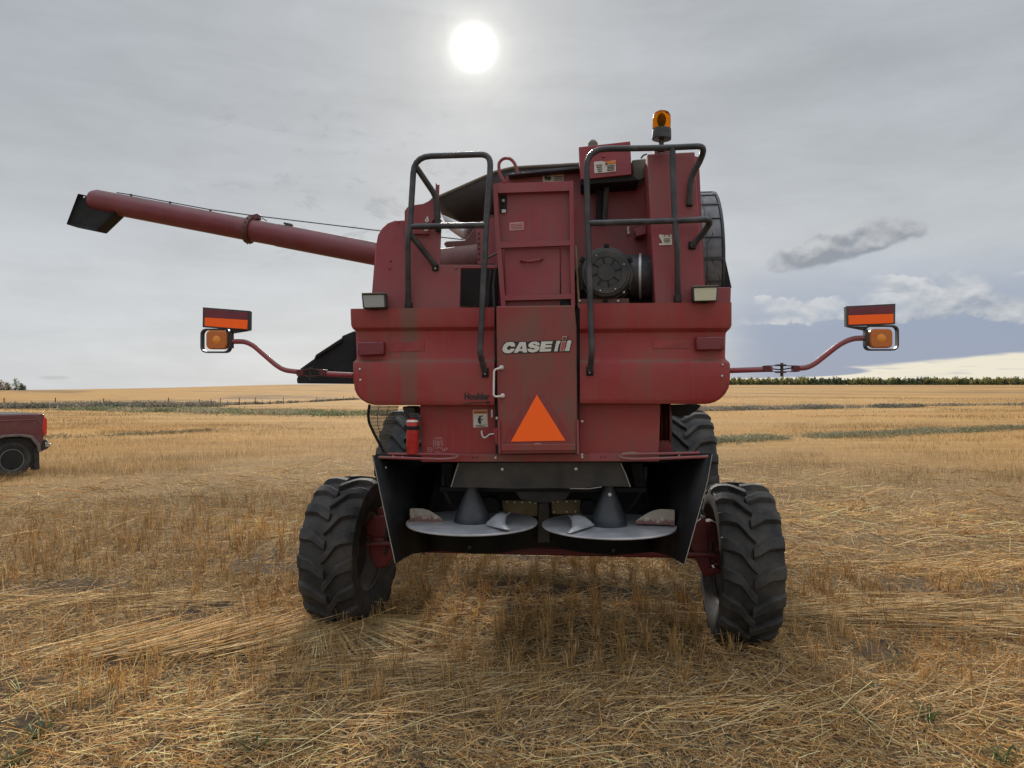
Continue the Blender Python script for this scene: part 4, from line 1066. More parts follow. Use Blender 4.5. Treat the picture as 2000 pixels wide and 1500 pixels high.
def wedge(n, d0, d1, a=43):
    d = np.sqrt(rng.uniform(d0*d0, d1*d1, n)); t = np.radians(rng.uniform(-a, a, n))
    return np.sin(t)*d, np.cos(t)*d
def straw_cols(n, x, y, orange=.3, dark=1.0):
    base = np.array([[.80,.56,.27],[.70,.42,.155],[.90,.70,.41],[.40,.22,.09],[.58,.43,.25]])
    tn = tone(x, y)
    p = rng.random(n); k = np.where(p < .32, 0, np.where(p < .32+orange*.45+tn*.18, 1, np.where(p < .82, 2, np.where(p < .92, 3, 4))))
    pt = (.86+.34*sst(fbm(x*.35+7, y*.8, 101, 4), .28, .68))[:, None]
    return np.clip(base[k]*rng.uniform(.42, 1.15, (n, 1))*dark*pt, 0, .92)
def area(d0, d1, a=43): return R(2*a)/2*(d1*d1-d0*d0)

P_, D_, L_, R_, B_, C_ = [], [], [], [], [], []
def put(x, y, z, dirv, ln, rd, bd, col):
    P_.append(np.stack([x, y, z], -1)); D_.append(dirv); L_.append(ln); R_.append(rd); B_.append(bd); C_.append(col)
def flush(name, label, cat, sides=3, seg=2):
    o = stalks(name, STRAW, np.concatenate(P_), np.concatenate(D_), np.concatenate(L_), np.concatenate(R_), np.concatenate(B_), np.concatenate(C_), sides, seg)
    for l in (P_, D_, L_, R_, B_, C_): l.clear()
    return tag(o, label, cat, kind='stuff')

# loose straw lying on the ground
for d0, d1, den, lm, rk in ((2.6,4.2,1150,.125,1.0),(4.2,6.5,1050,.13,1.0),(6.5,9.5,620,.15,1.15),(9.5,14,240,.22,1.5),(14,20,70,.25,2.2)):
    n = int(area(d0, d1)*den); x, y = wedge(n, d0, d1)
    pat = fbm(x*1.6, y*2.2, 91, 4); keep = rng.random(n) < sst(pat, .30, .52)*.85+.18; keep &= rng.random(n) > bare(x, y)*.86; keep &= rng.random(n) > rowmask(x, y)*.45; keep &= rng.random(n) > sst(np.hypot(x, y), 11, 20)*.9
    x, y = x[keep], y[keep]; n = len(x)
    # lies roughly along drifting swirls
    th = fbm(x*.45, y*.45, 51, 3)*9+rng.normal(0, 1, n)*rng.choice([.8,2.2], n)
    tilt = np.abs(rng.normal(.03, .20, n))
    dv = np.stack([np.cos(th)*np.cos(tilt), np.sin(th)*np.cos(tilt), np.sin(tilt)], -1)
    ln = np.clip(rng.gamma(2.4, lm/2.4, n), .03, .55)
    z = ground_z(x, y)+rng.uniform(.002, .035, n)
    bd = np.stack([rng.normal(0,.014,n), rng.normal(0,.014,n), -tilt*ln*.4*rng.random(n)+rng.normal(0,.004,n)], -1)
    put(x, y, z, dv, ln, rng.uniform(.0013,.0030,n)*rk, bd, straw_cols(n, x, y, .35))
n = 42000; x, y = wedge(n, 2.6, 9); keep = rng.random(n) > bare(x, y)*.7; x, y = x[keep], y[keep]; n = len(x)
th = rng.uniform(0, 6.28, n); tl = rng.normal(.1, .35, n)
put(x, y, ground_z(x, y)+rng.uniform(.004, .03, n), np.stack([np.cos(th)*np.cos(tl), np.sin(th)*np.cos(tl), np.sin(tl)], -1), rng.uniform(.02,.08,n), rng.uniform(.0014,.0032,n), np.zeros((n,3)), straw_cols(n, x, y, .2)*1.08)
# swaths pressed flat: a fan in front of the left wheel, a long drift right of the right wheel
def drift(n, cx, cy, sx, sy, ang, spread, ln0, h=.05):
    x = cx+rng.normal(0, sx, n); y = cy+rng.normal(0, sy, n); th = ang+rng.normal(0, spread, n)
    tl = rng.normal(.03, .07, n)
    dv = np.stack([np.cos(th), np.sin(th), np.sin(tl)], -1); ln = rng.uniform(.5, 1.2, n)*ln0
    put(x-dv[:,0]*ln*.5, y-dv[:,1]*ln*.5, ground_z(x, y)+rng.uniform(.01, h, n), dv, ln, rng.uniform(.0014,.0027,n), np.stack([rng.normal(0,.02,n), rng.normal(0,.02,n), rng.normal(-.01,.012,n)], -1), straw_cols(n, x, y, .05)*1.08)
n = 420; t = rng.uniform(-1.62, .12, n); c0 = np.array([-1.52, 5.88])
rr_ = rng.uniform(.0, .5, n); dv = np.stack([np.cos(t), np.sin(t), np.full(n, -.03)], -1); ln = rng.uniform(.3,.72,n)
x = c0[0]+np.cos(t)*rr_+rng.normal(0,.035,n); y = c0[1]+np.sin(t)*rr_*.9+rng.normal(0,.03,n)
put(x, y, ground_z(x, y)+rng.uniform(.04,.09,n), dv, ln, rng.uniform(.0017,.0030,n), np.stack([rng.normal(0,.02,n), rng.normal(0,.02,n), np.full(n,-.03)], -1), np.clip(straw_cols(n, x, y, .0)*1.25, 0, .9))
drift(520, -2.15, 5.45, .45, .05, .60, .07, .9, .09)
drift(900, 3.3, 6.15, .75, .13, -.10, .16, .6, .09); drift(500, 4.1, 5.85, .6, .12, -.35, .15, .6, .07)
drift(260, -.35, 4.75, .45, .2, .25, .35, .45); drift(260, -1.0, 5.05, .35, .14, .05, .3, .45)
drift(160, 1.5, 4.35, .5, .2, .45, .4, .45); drift(180, -1.2, 4.15, .6, .2, .1, .5, .4); drift(160, 2.9, 4.6, .6, .15, .25, .4, .45)
drift(260, -3.6, 6.6, .8, .15, .2, .35, .5); drift(260, 5.0, 7.8, .9, .15, .1, .3, .55)
flush('loose_straw', 'pale cut straw lying loose in a tangle over the foreground soil', 'straw')

# standing stubble, in tufts along the drilled rows
def tufts(d0, d1, den, per, hgt, rk):
    n = int(area(d0, d1)*den); x, y = wedge(n, d0, d1)
    lx = (x-OX)*XA.x+(y-OY)*XA.y; sp = .19
    lx2 = np.round(lx/sp)*sp+rng.normal(0, .022, n); dx = lx2-lx; x = x+XA.x*dx; y = y+XA.y*dx
    st = rowmask(x, y); keep = rng.random(n) < (.30+.70*st)*(1-bare(x, y)*.8)
    keep &= rng.random(n) > sst(np.hypot(x, y), 9.5, 14)
    x, y, st = x[keep], y[keep], st[keep]; n = len(x)
    x = np.repeat(x, per)+rng.normal(0, .020, n*per); y = np.repeat(y, per)+rng.normal(0, .028, n*per); st = np.repeat(st, per)
    lean = np.repeat(rng.normal(0, .16, (n, 2)), per, 0)+rng.normal(0, .11, (n*per, 2)); m = n*per
    lean = lean*(1.6-.8*st[:, None])
    dv = np.stack([lean[:, 0], lean[:, 1], np.ones(m)], -1)
    ln = np.repeat(rng.uniform(.7, 1.15, n), per)*rng.uniform(.6, 1.1, m)*hgt*(.38+.62*st)
    bd = np.stack([rng.normal(0,.02,m), rng.normal(0,.02,m), np.zeros(m)], -1)
    put(x, y, ground_z(x, y)-.01, dv, ln, rng.uniform(.0015,.0027,m)*rk, bd, straw_cols(m, x, y, .75, 1.08))
tufts(2.6, 4.5, 42, 6, .15, 1.0); tufts(4.5, 8, 42, 7, .19, 1.0); tufts(8, 13.5, 30, 7, .22, 1.25)
flush('standing_stubble', 'short orange stubble standing in drilled rows under and around the combine', 'stubble')
def far_stubble(d0, d1, den, hgt, wk):
    n = int(area(d0, d1)*den); x, y = wedge(n, d0, d1)
    st = rowmask(x, y); keep = rng.random(n) < (.30+.7*st)*sst(np.hypot(x, y), 8.5, 14); x, y, st = x[keep], y[keep], st[keep]; n = len(x)
    d = np.hypot(x, y)
    dv = np.stack([rng.normal(0,.22,n), rng.normal(0,.22,n), np.ones(n)], -1)
    flat = rng.random(n) > st*.8+.25
    th = rng.uniform(0, 6.28, n); dv[flat] = np.stack([np.cos(th), np.sin(th)*.6, rng.uniform(.02,.3,n)], -1)[flat]
    ln = rng.uniform(.55, 1.1, n)*hgt
    put(x, y, ground_z(x, y)-.01, dv, ln, np.clip(d*wk, .0022, .03)*rng.uniform(.6,1.2,n), np.zeros((n,3)), straw_cols(n, x, y, .95, .80)*(.58+.72*sst(fbm(x*.22+2, y*.75, 111, 4), .36, .62))[:, None])
far_stubble(8.5, 14, 260, .19, .00017); far_stubble(14, 22, 230, .17, .00016); far_stubble(22, 40, 80, .15, .00017); far_stubble(40, 70, 22, .14, .00022); far_stubble(70, 130, 3, .14, .0003)
flush('upright_stubble', 'golden stubble covering the middle distance of the field', 'stubble', sides=2, seg=1)

# ------------------------------------------------------------------ weed strips
def weeds(name, label, path, width, hgt, n, cols, wblade=.02, blades_up=.8):
    path = np.array(path, float); seg_ = rng.integers(0, len(path)-1, n) if False else None
    ls = np.hypot(*(path[1:]-path[:-1]).T); cum = np.concatenate([[0], np.cumsum(ls)]); t = rng.uniform(0, cum[-1], n)
    x = np.interp(t, cum, path[:, 0]); y = np.interp(t, cum, path[:, 1])
    off = rng.normal(0, 1, n)*width*(.35+.65*fbm(t*.25, t*0, 61, 3)); x = x+rng.normal(0,.3,n); y = y+off
    clump = fbm(x*.5, y*.5, 71, 4); keep = rng.random(n) < sst(clump, .24, .52); x, y, clump = x[keep], y[keep], clump[keep]; n = len(x)
    dv = np.stack([rng.normal(0,.38,n), rng.normal(0,.38,n), np.full(n, blades_up)], -1)
    ln = rng.uniform(.35, 1.0, n)*hgt*(.45+.9*clump)
    z = ground_z(x, y)
    cols = np.array(cols); k = (fbm(x*.3, y*.3, 81, 3)*len(cols)*1.3-.15*len(cols)+rng.normal(0,.6,n)).astype(int).clip(0, len(cols)-1)
    cc = cols[k]*rng.uniform(.7, 1.25, (n, 1))
    P = np.stack([x, y, z], -1)
    # half of the blades sprout from higher up, as leaves on the stems
    hi = rng.random(n) < .5; P[hi, 2] += ln[hi]*rng.uniform(.2,.7,hi.sum()); dv[hi, 2] *= .25; ln[hi] *= .45
    o = stalks(name, LEAF, P, dv, ln, np.full(n, wblade)*rng.uniform(.6,1.4,n), np.stack([rng.normal(0,.05,n), rng.normal(0,.05,n), -ln*.15*rng.random(n)], -1), cc, 2, 2)
    return tag(o, label, 'weeds', kind='stuff')
GG = [(.115,.145,.07),(.16,.18,.09),(.23,.23,.14),(.36,.31,.19),(.22,.185,.13)]
GD = [(.10,.105,.08),(.15,.145,.115),(.22,.195,.155),(.30,.255,.19),(.15,.125,.11)]
def xy(u, D): return ((u-1000)/F*D, D)
weeds('fence_weeds', 'dense grey-green weeds along the wire fence behind the pickup', [xy(-160,92), xy(0,98), xy(150,105), xy(300,112), xy(420,122)], 4.6, 1.15, 21000, GD, .045)
weeds('dead_grass', 'strip of dead grey grass under the far wire fence', [xy(360,124), xy(500,158), xy(600,195), xy(700,252)], 2.0, .75, 9000, [(.17,.14,.10),(.21,.175,.12),(.10,.085,.06),(.12,.10,.07)], .05)
weeds('weed_strip', 'green weeds growing in a band across the left side of the field', [xy(150,64), xy(300,60), xy(420,56), xy(560,53), xy(700,50), xy(800,49)], 2.6, .42, 15000, GG, .026)
weeds('weed_strip', 'dark green strip of weeds beyond the right mirror arm', [xy(1320,54), xy(1400,55), xy(1520,57), xy(1620,60), xy(1760,61), xy(1800,62)], 1.2, .42, 9000, GD+[(.06,.085,.035)], .024)
weeds('weed_strip', 'thin broken weed strip at the right edge of the field', [xy(1820,64), xy(1900,66), xy(2000,67), xy(2100,68)], .9, .3, 2200, GD, .024)
weeds('weed_strip', 'grey-green weed strip nearest the right rear wheel', [xy(1330,24.0), xy(1400,25), xy(1500,26.0), xy(1640,27.2), xy(1800,29.5), xy(2000,32.5), xy(2100,34)], .75, .22, 15000, [(.16,.17,.10),(.20,.19,.12),(.30,.26,.16),(.13,.14,.08)], .010)
weeds('weed_strip', 'faint grey weeds along the tracks right of the pickup', [xy(60,27), xy(200,27.5), xy(300,29), xy(420,31)], 1.0, .14, 1500, [(.15,.135,.085),(.19,.165,.10),(.10,.10,.055)], .010)

# small green weeds in the foreground straw
def sprig(u, v, hgt, n, label):
    D = HC*F/(v-750); x0, y0 = (u-1000)/F*D, D; z0 = float(ground_z(x0, y0))
    a = rng.uniform(0, 6.28, n); sp_ = rng.uniform(.1, .75, n)
    P = np.stack([rng.normal(0,.025,n), rng.normal(0,.025,n), np.zeros(n)], -1)
    dv = np.stack([np.cos(a)*sp_, np.sin(a)*sp_, np.ones(n)], -1); ln = rng.uniform(.5,1.1,n)*hgt*.8
    cc = np.array([[.06,.08,.03],[.09,.11,.045],[.15,.15,.07]])[rng.integers(0,3,n)]*rng.uniform(.8,1.2,(n,1))
    o = stalks('weed_plant', LEAF, P, dv, ln, rng.uniform(.003,.006,n), np.stack([np.cos(a)*.04, np.sin(a)*.04, -ln*.2], -1), cc, 2, 3)
    o.location = (x0, y0, z0)
    tag(o, label, 'weed', 'green weeds sprouting in the straw')
sprig(75, 1438, .16, 26, 'upright green grass tuft at the lower left in the straw')
sprig(20, 1490, .13, 30, 'low green weed at the bottom left corner of the straw')
sprig(500, 1470, .17, 14, 'thin dark grass blades left of centre at the bottom of the straw')
sprig(1698, 1350, .08, 40, 'small leafy dark green weed in the straw below the right wheel')
sprig(1738, 1300, .15, 20, 'tall narrow green tuft between the right wheel and the field edge')
sprig(1810, 1415, .15, 24, 'spreading green tuft beside the bare soil patch at right')
sprig(1960, 1490, .17, 22, 'cluster of green blades in the bottom right corner')

# ------------------------------------------------------------------ wire fence
WOOD = mat_plain('weathered_post', (.060,.052,.045), .85, scale=6)
WIRE = mat_plain('fence_wire', (.12,.115,.11), .5, .6)
fe = empty('wire_fence'); tag(fe, 'old wire fence on dark wooden posts running up the hill on the left', 'fence')
def fence_at(u):
    D = float(np.interp(u, [-250,8,120,330,420,554,619,671,720], [88,100,107,116,126,165,196,236,290])); x = (u-1000)/F*D
    return Vector((x, D, float(ground_z(x, D))))
posts = [(-190,1.5),(-90,1.45),(8,1.45),(108,1.5),(202,1.4),(329,1.55),(389,1.25),(412,1.25),(430,1.35),(445,.9),(468,1.45),(480,.8),(499,1.45),(512,.9),(528,.9),(541,.8),(554,1.4),(568,.9),(582,.9),(600,.9),(619,1.4),(632,1.0),(645,.9),(658,1.0),(671,1.35),(690,1.2),(712,1.2)]
tops = []
for u, h_ in posts:
    p = fence_at(u); r_ = .075 if h_ > 1.1 else .05
    lean = random.uniform(-.05,.05)
    MB().tube([p+Vector((0,0,-.2)), p+Vector((lean,0,h_))], [r_, r_*.9], 7).build('fence_post', WOOD, fe); tops.append(p)
m = MB()
for zz in (.35, .7, 1.05): m.tube([p+Vector((0,0,zz)) for p in tops], .008, 4)
m.build('fence_wires', WIRE, fe)

# ------------------------------------------------------------------ trees
BARK = mat_plain('bark', (.11,.10,.085), .9, scale=3)
def crown_leaves(n, c, rx, rz, cols, size):
    d = rng.normal(0, 1, (n, 3)); d /= np.linalg.norm(d, axis=1, keepdims=True)
    k = rng.random(n)**.45
    lump = .72+.5*vn(d[:,0]*2.2+c[0], d[:,2]*2.2+c[1]+d[:,1], 7)
    P = np.array(c)+d*(k*lump)[:, None]*np.array([rx, rx, rz])
    dv = rng.normal(0, 1, (n, 3)); cc = np.array(cols)[rng.integers(0, len(cols), n)]*rng.uniform(.75, 1.2, (n, 1))
    return P, dv, np.full(n, size)*rng.uniform(.6,1.3,n), np.full(n, size*.42), cc
def tree(u, D, h_, w_, cols, label, dens=420, cat='tree', slim=1.0):
    x = (u-1000)/F*D; z = float(ground_z(x, D)); t = empty('tree', (x, D, z-.9)); tag(t, label, cat, 'trees on the left ridge')
    MB().tube([(0,0,-.3), (.05,0,h_*.4), (.0,.05,h_*.92)], [.16,.11,.03], 7).tube([(.03,0,h_*.35), (w_*.3,.1,h_*.62)], [.06,.02], 5).tube([(.03,0,h_*.45), (-w_*.28,-.1,h_*.7)], [.06,.02], 5).build('trunk', BARK, t)
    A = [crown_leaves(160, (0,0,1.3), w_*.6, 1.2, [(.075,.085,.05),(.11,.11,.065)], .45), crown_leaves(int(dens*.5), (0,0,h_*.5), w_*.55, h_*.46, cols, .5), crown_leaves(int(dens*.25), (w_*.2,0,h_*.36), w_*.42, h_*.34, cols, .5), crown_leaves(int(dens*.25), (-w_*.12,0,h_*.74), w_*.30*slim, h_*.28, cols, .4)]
    P, dv, ln, rd, cc = [np.concatenate(q) for q in zip(*A)]
    o = stalks('crown', LEAF, P, dv, ln, rd, np.zeros((len(P),3)), cc, 2, 1); o.parent = t
OL = [(.11,.12,.055),(.15,.145,.065),(.19,.165,.075)]; RU = [(.21,.14,.08),(.17,.12,.075),(.24,.175,.10)]; DK = [(.06,.075,.048),(.085,.09,.052)]
DT = 480
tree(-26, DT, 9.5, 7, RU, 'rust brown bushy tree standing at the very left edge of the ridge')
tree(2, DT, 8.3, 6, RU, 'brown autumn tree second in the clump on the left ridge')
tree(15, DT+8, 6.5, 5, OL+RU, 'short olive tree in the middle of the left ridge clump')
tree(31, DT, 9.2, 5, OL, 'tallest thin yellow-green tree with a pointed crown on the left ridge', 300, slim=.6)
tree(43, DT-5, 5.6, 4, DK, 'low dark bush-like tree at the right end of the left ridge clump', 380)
# the wood along the right horizon reads as one mass
A = []; TR = []; mt = MB()
YG = [(.235,.215,.075),(.28,.24,.085),(.18,.18,.07)]; DG = [(.085,.105,.052),(.115,.135,.06),(.07,.088,.05)]  # leaf colours lightened, distance haze put into the colour
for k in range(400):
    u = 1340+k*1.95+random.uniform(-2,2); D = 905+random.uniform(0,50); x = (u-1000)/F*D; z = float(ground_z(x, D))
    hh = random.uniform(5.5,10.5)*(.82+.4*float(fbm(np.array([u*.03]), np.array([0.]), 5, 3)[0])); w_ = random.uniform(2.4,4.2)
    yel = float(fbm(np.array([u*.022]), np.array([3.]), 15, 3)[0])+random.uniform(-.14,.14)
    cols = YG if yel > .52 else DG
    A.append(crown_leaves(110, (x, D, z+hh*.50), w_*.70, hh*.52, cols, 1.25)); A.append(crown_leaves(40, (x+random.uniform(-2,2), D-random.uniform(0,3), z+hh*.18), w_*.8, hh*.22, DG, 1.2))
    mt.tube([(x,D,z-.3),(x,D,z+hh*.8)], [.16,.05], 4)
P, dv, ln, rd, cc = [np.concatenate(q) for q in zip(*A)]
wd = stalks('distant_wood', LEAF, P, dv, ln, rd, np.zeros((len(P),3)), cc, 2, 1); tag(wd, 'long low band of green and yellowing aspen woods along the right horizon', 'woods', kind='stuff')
mt.build('trunks', BARK, wd)

# ------------------------------------------------------------------ pickup at the left edge
tg = empty('pickup_truck'); tag(tg, 'dark red pickup truck parked at the left edge, its rear bed and one wheel showing', 'pickup truck')
TY = 17.0; tx = (25-1000)/F*TY
hd = R(180+32.5+19)                       # heading: away to the left and a little nearer
tg.location = (tx, TY, float(ground_z(tx, TY))+.0); tg.rotation_euler = (0, 0, hd)
tfx = Vector((math.cos(hd), math.sin(hd), 0)); tfy = Vector((-math.sin(hd), math.cos(hd), 0)); TO = Vector(tg.location)
def T(u, v):                              # point of the truck's near side seen at (u, v)
    rd = Vector(((u-1000)/F, 1, (750-v)/F)); o = Vector((0,0,HC))
    k = (TO-o).dot(tfy)/rd.dot(tfy); p = o+rd*k-TO
    return (p.dot(tfx), p.z)
MAROON = None
m_, nt_, b_ = newmat('maroon_paint'); c_ = ocoord(nt_)
setp(b_, nt_, mix(nt_, mix(nt_, (.105,.026,.038), (.125,.034,.048), noise(nt_, c_, 2, 4, .5)), (.16,.12,.10), (noise(nt_, c_, 3, 6, .6).ss(.5,.75)*.4).clamp()), .28, .25, .5); b_.inputs['Coat Weight'].default_value = .6; MAROON = m_
GLASS = mat_plain('dark_glass', (.02,.022,.025), .08, spec=.6); TRIM = mat_plain('black_trim', (.015,.015,.016), .5, dust=.4, dustcol=(.06,.05,.04))
CHROME = mat_plain('bumper_chrome', (.45,.45,.46), .25, .9, dust=.4, dustcol=(.12,.10,.08))
TLIGHT = mat_lens('tail_lens', (.62,.03,.02), .0, .2)
wx, wz = T(25, 893); rw_ = .40; wz = rw_-.04
xr_ = T(88, 835)[0]; ztop = T(86, 808)[1]; zbot = T(76, 881)[1]; xb = T(98, 873)[0]
ar = .50                                   # wheel-arch half width
arch = [(wx-ar*1.02, zbot-.02), (wx-ar*.98, wz+.28), (wx-ar*.72, wz+.48), (wx-ar*.3, wz+.53), (wx+ar*.3, wz+.53), (wx+ar*.72, wz+.48), (wx+ar*.98, wz+.28), (wx+ar*1.02, zbot-.02)]
WD = 1.98
def side_prism(pts, y0, y1, mi=0, mb=None):
    mb = mb or MB(); n = len(pts)
    a = [Vector((x, y0, z)) for x, z in pts]; b = [Vector((x, y1, z)) for x, z in pts]
    return mb.add(a+b, [tuple(range(n)), tuple(range(2*n-1, n-1, -1))]+[(i, n+i, n+(i+1) % n, (i+1) % n) for i in range(n)], mi)
fx_ = wx+3.65                               # front axle
archf = [(x+3.65, z) for x, z in arch]
bed_front = wx+1.05; nose = fx_+.95
lower = [(xr_+.09, zbot+.06)]+[(arch[0][0], zbot)]+arch[1:-1]+[(arch[-1][0], zbot)]+[(archf[0][0], zbot)]+archf[1:-1]+[(archf[-1][0], zbot+.03), (nose-.05, zbot+.05), (nose, zbot+.4), (nose-.03, ztop-.12), (nose-.4, ztop-.02), (fx_-.55, ztop+.05), (fx_-.6, ztop+.04), (bed_front, ztop+.04), (bed_front, ztop), (xr_+.05, ztop), (xr_+.01, ztop-.03), (xr_, ztop-.12), (xr_+.01, ztop-.5)]
bd = side_prism(lower, .0, -WD).build('body', MAROON, tg, bevel=.018, seg=2, smooth=45)
# bed opening, cab
MB().box(((xr_+bed_front)/2, -WD/2, ztop-.05), ((bed_front-xr_)/2-.1, WD/2-.12, .056)).build('bed_floor', TRIM, bd)
cab = [(bed_front+.02, ztop+.03), (fx_-.5, ztop+.03), (fx_-1.25, ztop+.60), (fx_-1.9, ztop+.66), (bed_front+.35, ztop+.64), (bed_front+.08, ztop+.52)]
side_prism(cab, -.10, -WD+.10).build('cab', MAROON, tg, bevel=.05, seg=3, smooth=45)
g1 = [(bed_front+.28, ztop+.12), (bed_front+1.05, ztop+.12), (bed_front+1.05, ztop+.56), (bed_front+.38, ztop+.56)]
g2 = [(bed_front+1.15, ztop+.12), (fx_-.72, ztop+.12), (fx_-1.28, ztop+.54), (bed_front+1.15, ztop+.56)]
for g in (g1, g2): side_prism(g, -.092, -.11).build('window', GLASS, tg, bevel=.01)
for x0, x1 in ((bed_front+.1, bed_front+1.08), (bed_front+1.12, fx_-.62)):
    d_ = side_prism([(x0, zbot+.08), (x1, zbot+.08), (x1, ztop+.0), (x0, ztop+.0)], .006, -.02).build('door', MAROON, tg, bevel=.01)
    MB().box((x0+.14, .03, ztop-.15), (.09,.015,.018)).build('handle', CHROME, d_, bevel=.008)
# raised flare round the arch and the body crease
fl = MB()
fo = [(x+(x-wx)*.13, z+(.06 if z > zbot else 0)) for x, z in arch]
for i in range(len(arch)-1):
    a, b, c2, d2 = arch[i], arch[i+1], fo[i+1], fo[i]
    side_prism([a, b, c2, d2], .022, -.03, mb=fl)
fl.build('wheel_flare', mat_plain('flare_grey', (.13,.11,.11), .45, dust=.4), bd, bevel=.012, smooth=45)
cr = [T(62,825.5), T(60,821), T(50,818), T(0,820)]
side_prism([(xr_+.14, ztop-.24), (xr_+.19, ztop-.15), (bed_front-.05, ztop-.16), (bed_front-.05, ztop-.13), (xr_+.17, ztop-.12), (xr_+.11, ztop-.24)], .012, -.02).build('body_crease', MAROON, bd, bevel=.008)
side_prism([(wx-ar, wz-.2), (wx+ar, wz-.2), (wx+ar, wz+.50), (wx-ar, wz+.50)], -.06, -.5).build('wheel_well', BLACK_IN, tg)
side_prism([(fx_-ar, wz-.2), (fx_+ar, wz-.2), (fx_+ar, wz+.50), (fx_-ar, wz+.50)], -.06, -.5).build('wheel_well', BLACK_IN, tg)
tl = T(83,815)[0]; t1 = T(90,815)
side_prism([(xr_+.035, ztop-.10), (xr_+.06, ztop-.30), (xr_+.035, ztop-.50), (xr_+.01, ztop-.52), (xr_-.035, ztop-.48), (xr_-.045, ztop-.14), (xr_+.0, ztop-.08)], .014, -.20).build('tail_light', TLIGHT, tg, bevel=.012)
side_prism([(xr_+.035, ztop-.10), (xr_+.06, ztop-.30), (xr_+.035, ztop-.50), (xr_+.01, ztop-.52), (xr_-.035, ztop-.48), (xr_-.045, ztop-.14), (xr_+.0, ztop-.08)], -WD+.20, -WD+.01).build('tail_light', TLIGHT, tg, bevel=.012)
MB().box((xr_+.0, -WD/2, ztop-.32), (.03, WD/2-.22, .27)).build('tailgate', MAROON, tg, bevel=.015)
bp = side_prism([(xr_+.20, zbot+.02), (xr_+.14, zbot+.22), (xr_-.03, zbot+.27), (xb+.02, zbot+.20), (xb, zbot+.12), (xb+.03, zbot+.05), (xr_+.05, zbot-.01)], -.02, -WD+.02).build('bumper', TRIM, tg, bevel=.02)
side_prism([(xb-.006, zbot+.08), (xb-.006, zbot+.17), (xb+.10, zbot+.21), (xb+.10, zbot+.08)], -.01, -.30).build('bumper_cap', CHROME, bp, bevel=.01)
side_prism([(wx-ar*.90, wz-.28), (wx-ar*1.12, wz-.26), (wx-ar*1.10, wz+.25), (wx-ar*.9, wz+.25)], -.04, -.28).build('mud_flap', TRIM, tg)
def truck_wheel(x, y, out):
    m = MB().lathe([(.235,-.10),(.27,-.13),(.37,-.135),(.398,-.11),(.405,-.04),(.405,.04),(.398,.11),(.37,.135),(.27,.13),(.235,.10)], (0,0,0), (0,1,0), 40)
    for k in range(40):
        a = 2*math.pi*k/40
        m.box((math.cos(a)*.403, (.045 if k % 2 else -.045), math.sin(a)*.403), (.010,.05,.017), Matrix.Rotation(-a, 3, 'Y'))
    rim = MB().lathe([(.245,-.11),(.25,.115),(.235,.12),(.225,.06),(.21,-.05),(0,-.05)], (0,0,0), (0,out,0), 36)
    for k in range(6):
        for s in (-.13, .13):
            a = k*math.pi/3+s; rim.box((math.cos(a)*.14, out*.055, math.sin(a)*.14), (.10,.022,.017), Matrix.Rotation(-a, 3, 'Y'))
    rim.lathe([(0,.085),(.045,.08),(.055,.03)], (0,0,0), (0,out,0), 18)
    w = rim.build('wheel', RIM_T, tg, bevel=.004); w.location = (x, y, wz)
    m.build('tyre', RUBBER, w, smooth=40)
RIM_T = mat_plain('black_alloy', (.20,.20,.205), .4, .0, dust=.5, dustcol=(.12,.10,.08), scale=20)
for x in (wx, fx_):
    truck_wheel(x, -.17, 1); truck_wheel(x, -WD+.17, -1)
MB().tube([(wx,-.2,wz),(wx,-WD+.2,wz)], .06, 10).box(((wx+fx_)/2, -WD/2, zbot+.0), ((fx_-wx)/2+.4, .5, .08)).build('chassis', BLACK_IN, tg)
MB().box((nose+.03, -WD/2, zbot+.18), (.07, WD/2-.03, .12)).build('bumper', CHROME, tg, bevel=.03)
for y in (-.2, -WD+.2): MB().box((nose-.01, y, ztop-.28), (.04,.17,.12)).build('headlight', CLEAR, tg, bevel=.02)
MB().box((nose+.0, -WD/2, ztop-.3), (.03,.6,.18)).build('grille', TRIM, tg, bevel=.02)

# ------------------------------------------------------------------ sky, sun, camera
SUN_AZ, SUN_EL = math.atan2((925-1000)/F, 1), math.atan((750-92)/F*math.cos(math.atan(75/F)))
sd = Vector((math.sin(SUN_AZ)*math.cos(SUN_EL), math.cos(SUN_AZ)*math.cos(SUN_EL), math.sin(SUN_EL)))
w = bpy.data.worlds.new('World'); scene.world = w; w.use_nodes = True
nt = w.node_tree; bg = nt.nodes['Background']
tc = nt.nodes.new('ShaderNodeTexCoord').outputs['Generated']
x, y, z = sep(nt, tc)
DEG = 180/math.pi
a = x._m('ARCTAN2', x, y)*DEG; e = z._m('ARCSINE', z)*DEG
sk = nt.nodes.new('ShaderNodeTexSky'); sk.sky_type = 'NISHITA'; sk.sun_disc = False; sk.sun_elevation = SUN_EL; sk.sun_rotation = SUN_AZ
sk.air_density = 1.0; sk.dust_density = 2.0; sk.altitude = 700
blue = nt.nodes.new('ShaderNodeVectorMath'); blue.operation = 'SCALE'; blue.inputs['Scale'].default_value = .06
nt.links.new(sk.outputs[0], blue.inputs[0])
n1 = noise(nt, xyz(nt, a*.045, e*.12, 0.0), 1.0, 6, .55, .6)
n2 = noise(nt, xyz(nt, a*.16, e*.34, 4.0), 1.0, 6, .6, .4)
grey = mix(nt, (.430,.458,.488), (.605,.630,.655), e.ss(23, 1))
grey = cmul(nt, grey, (n1*.55+n2*.30)*.62+.745)
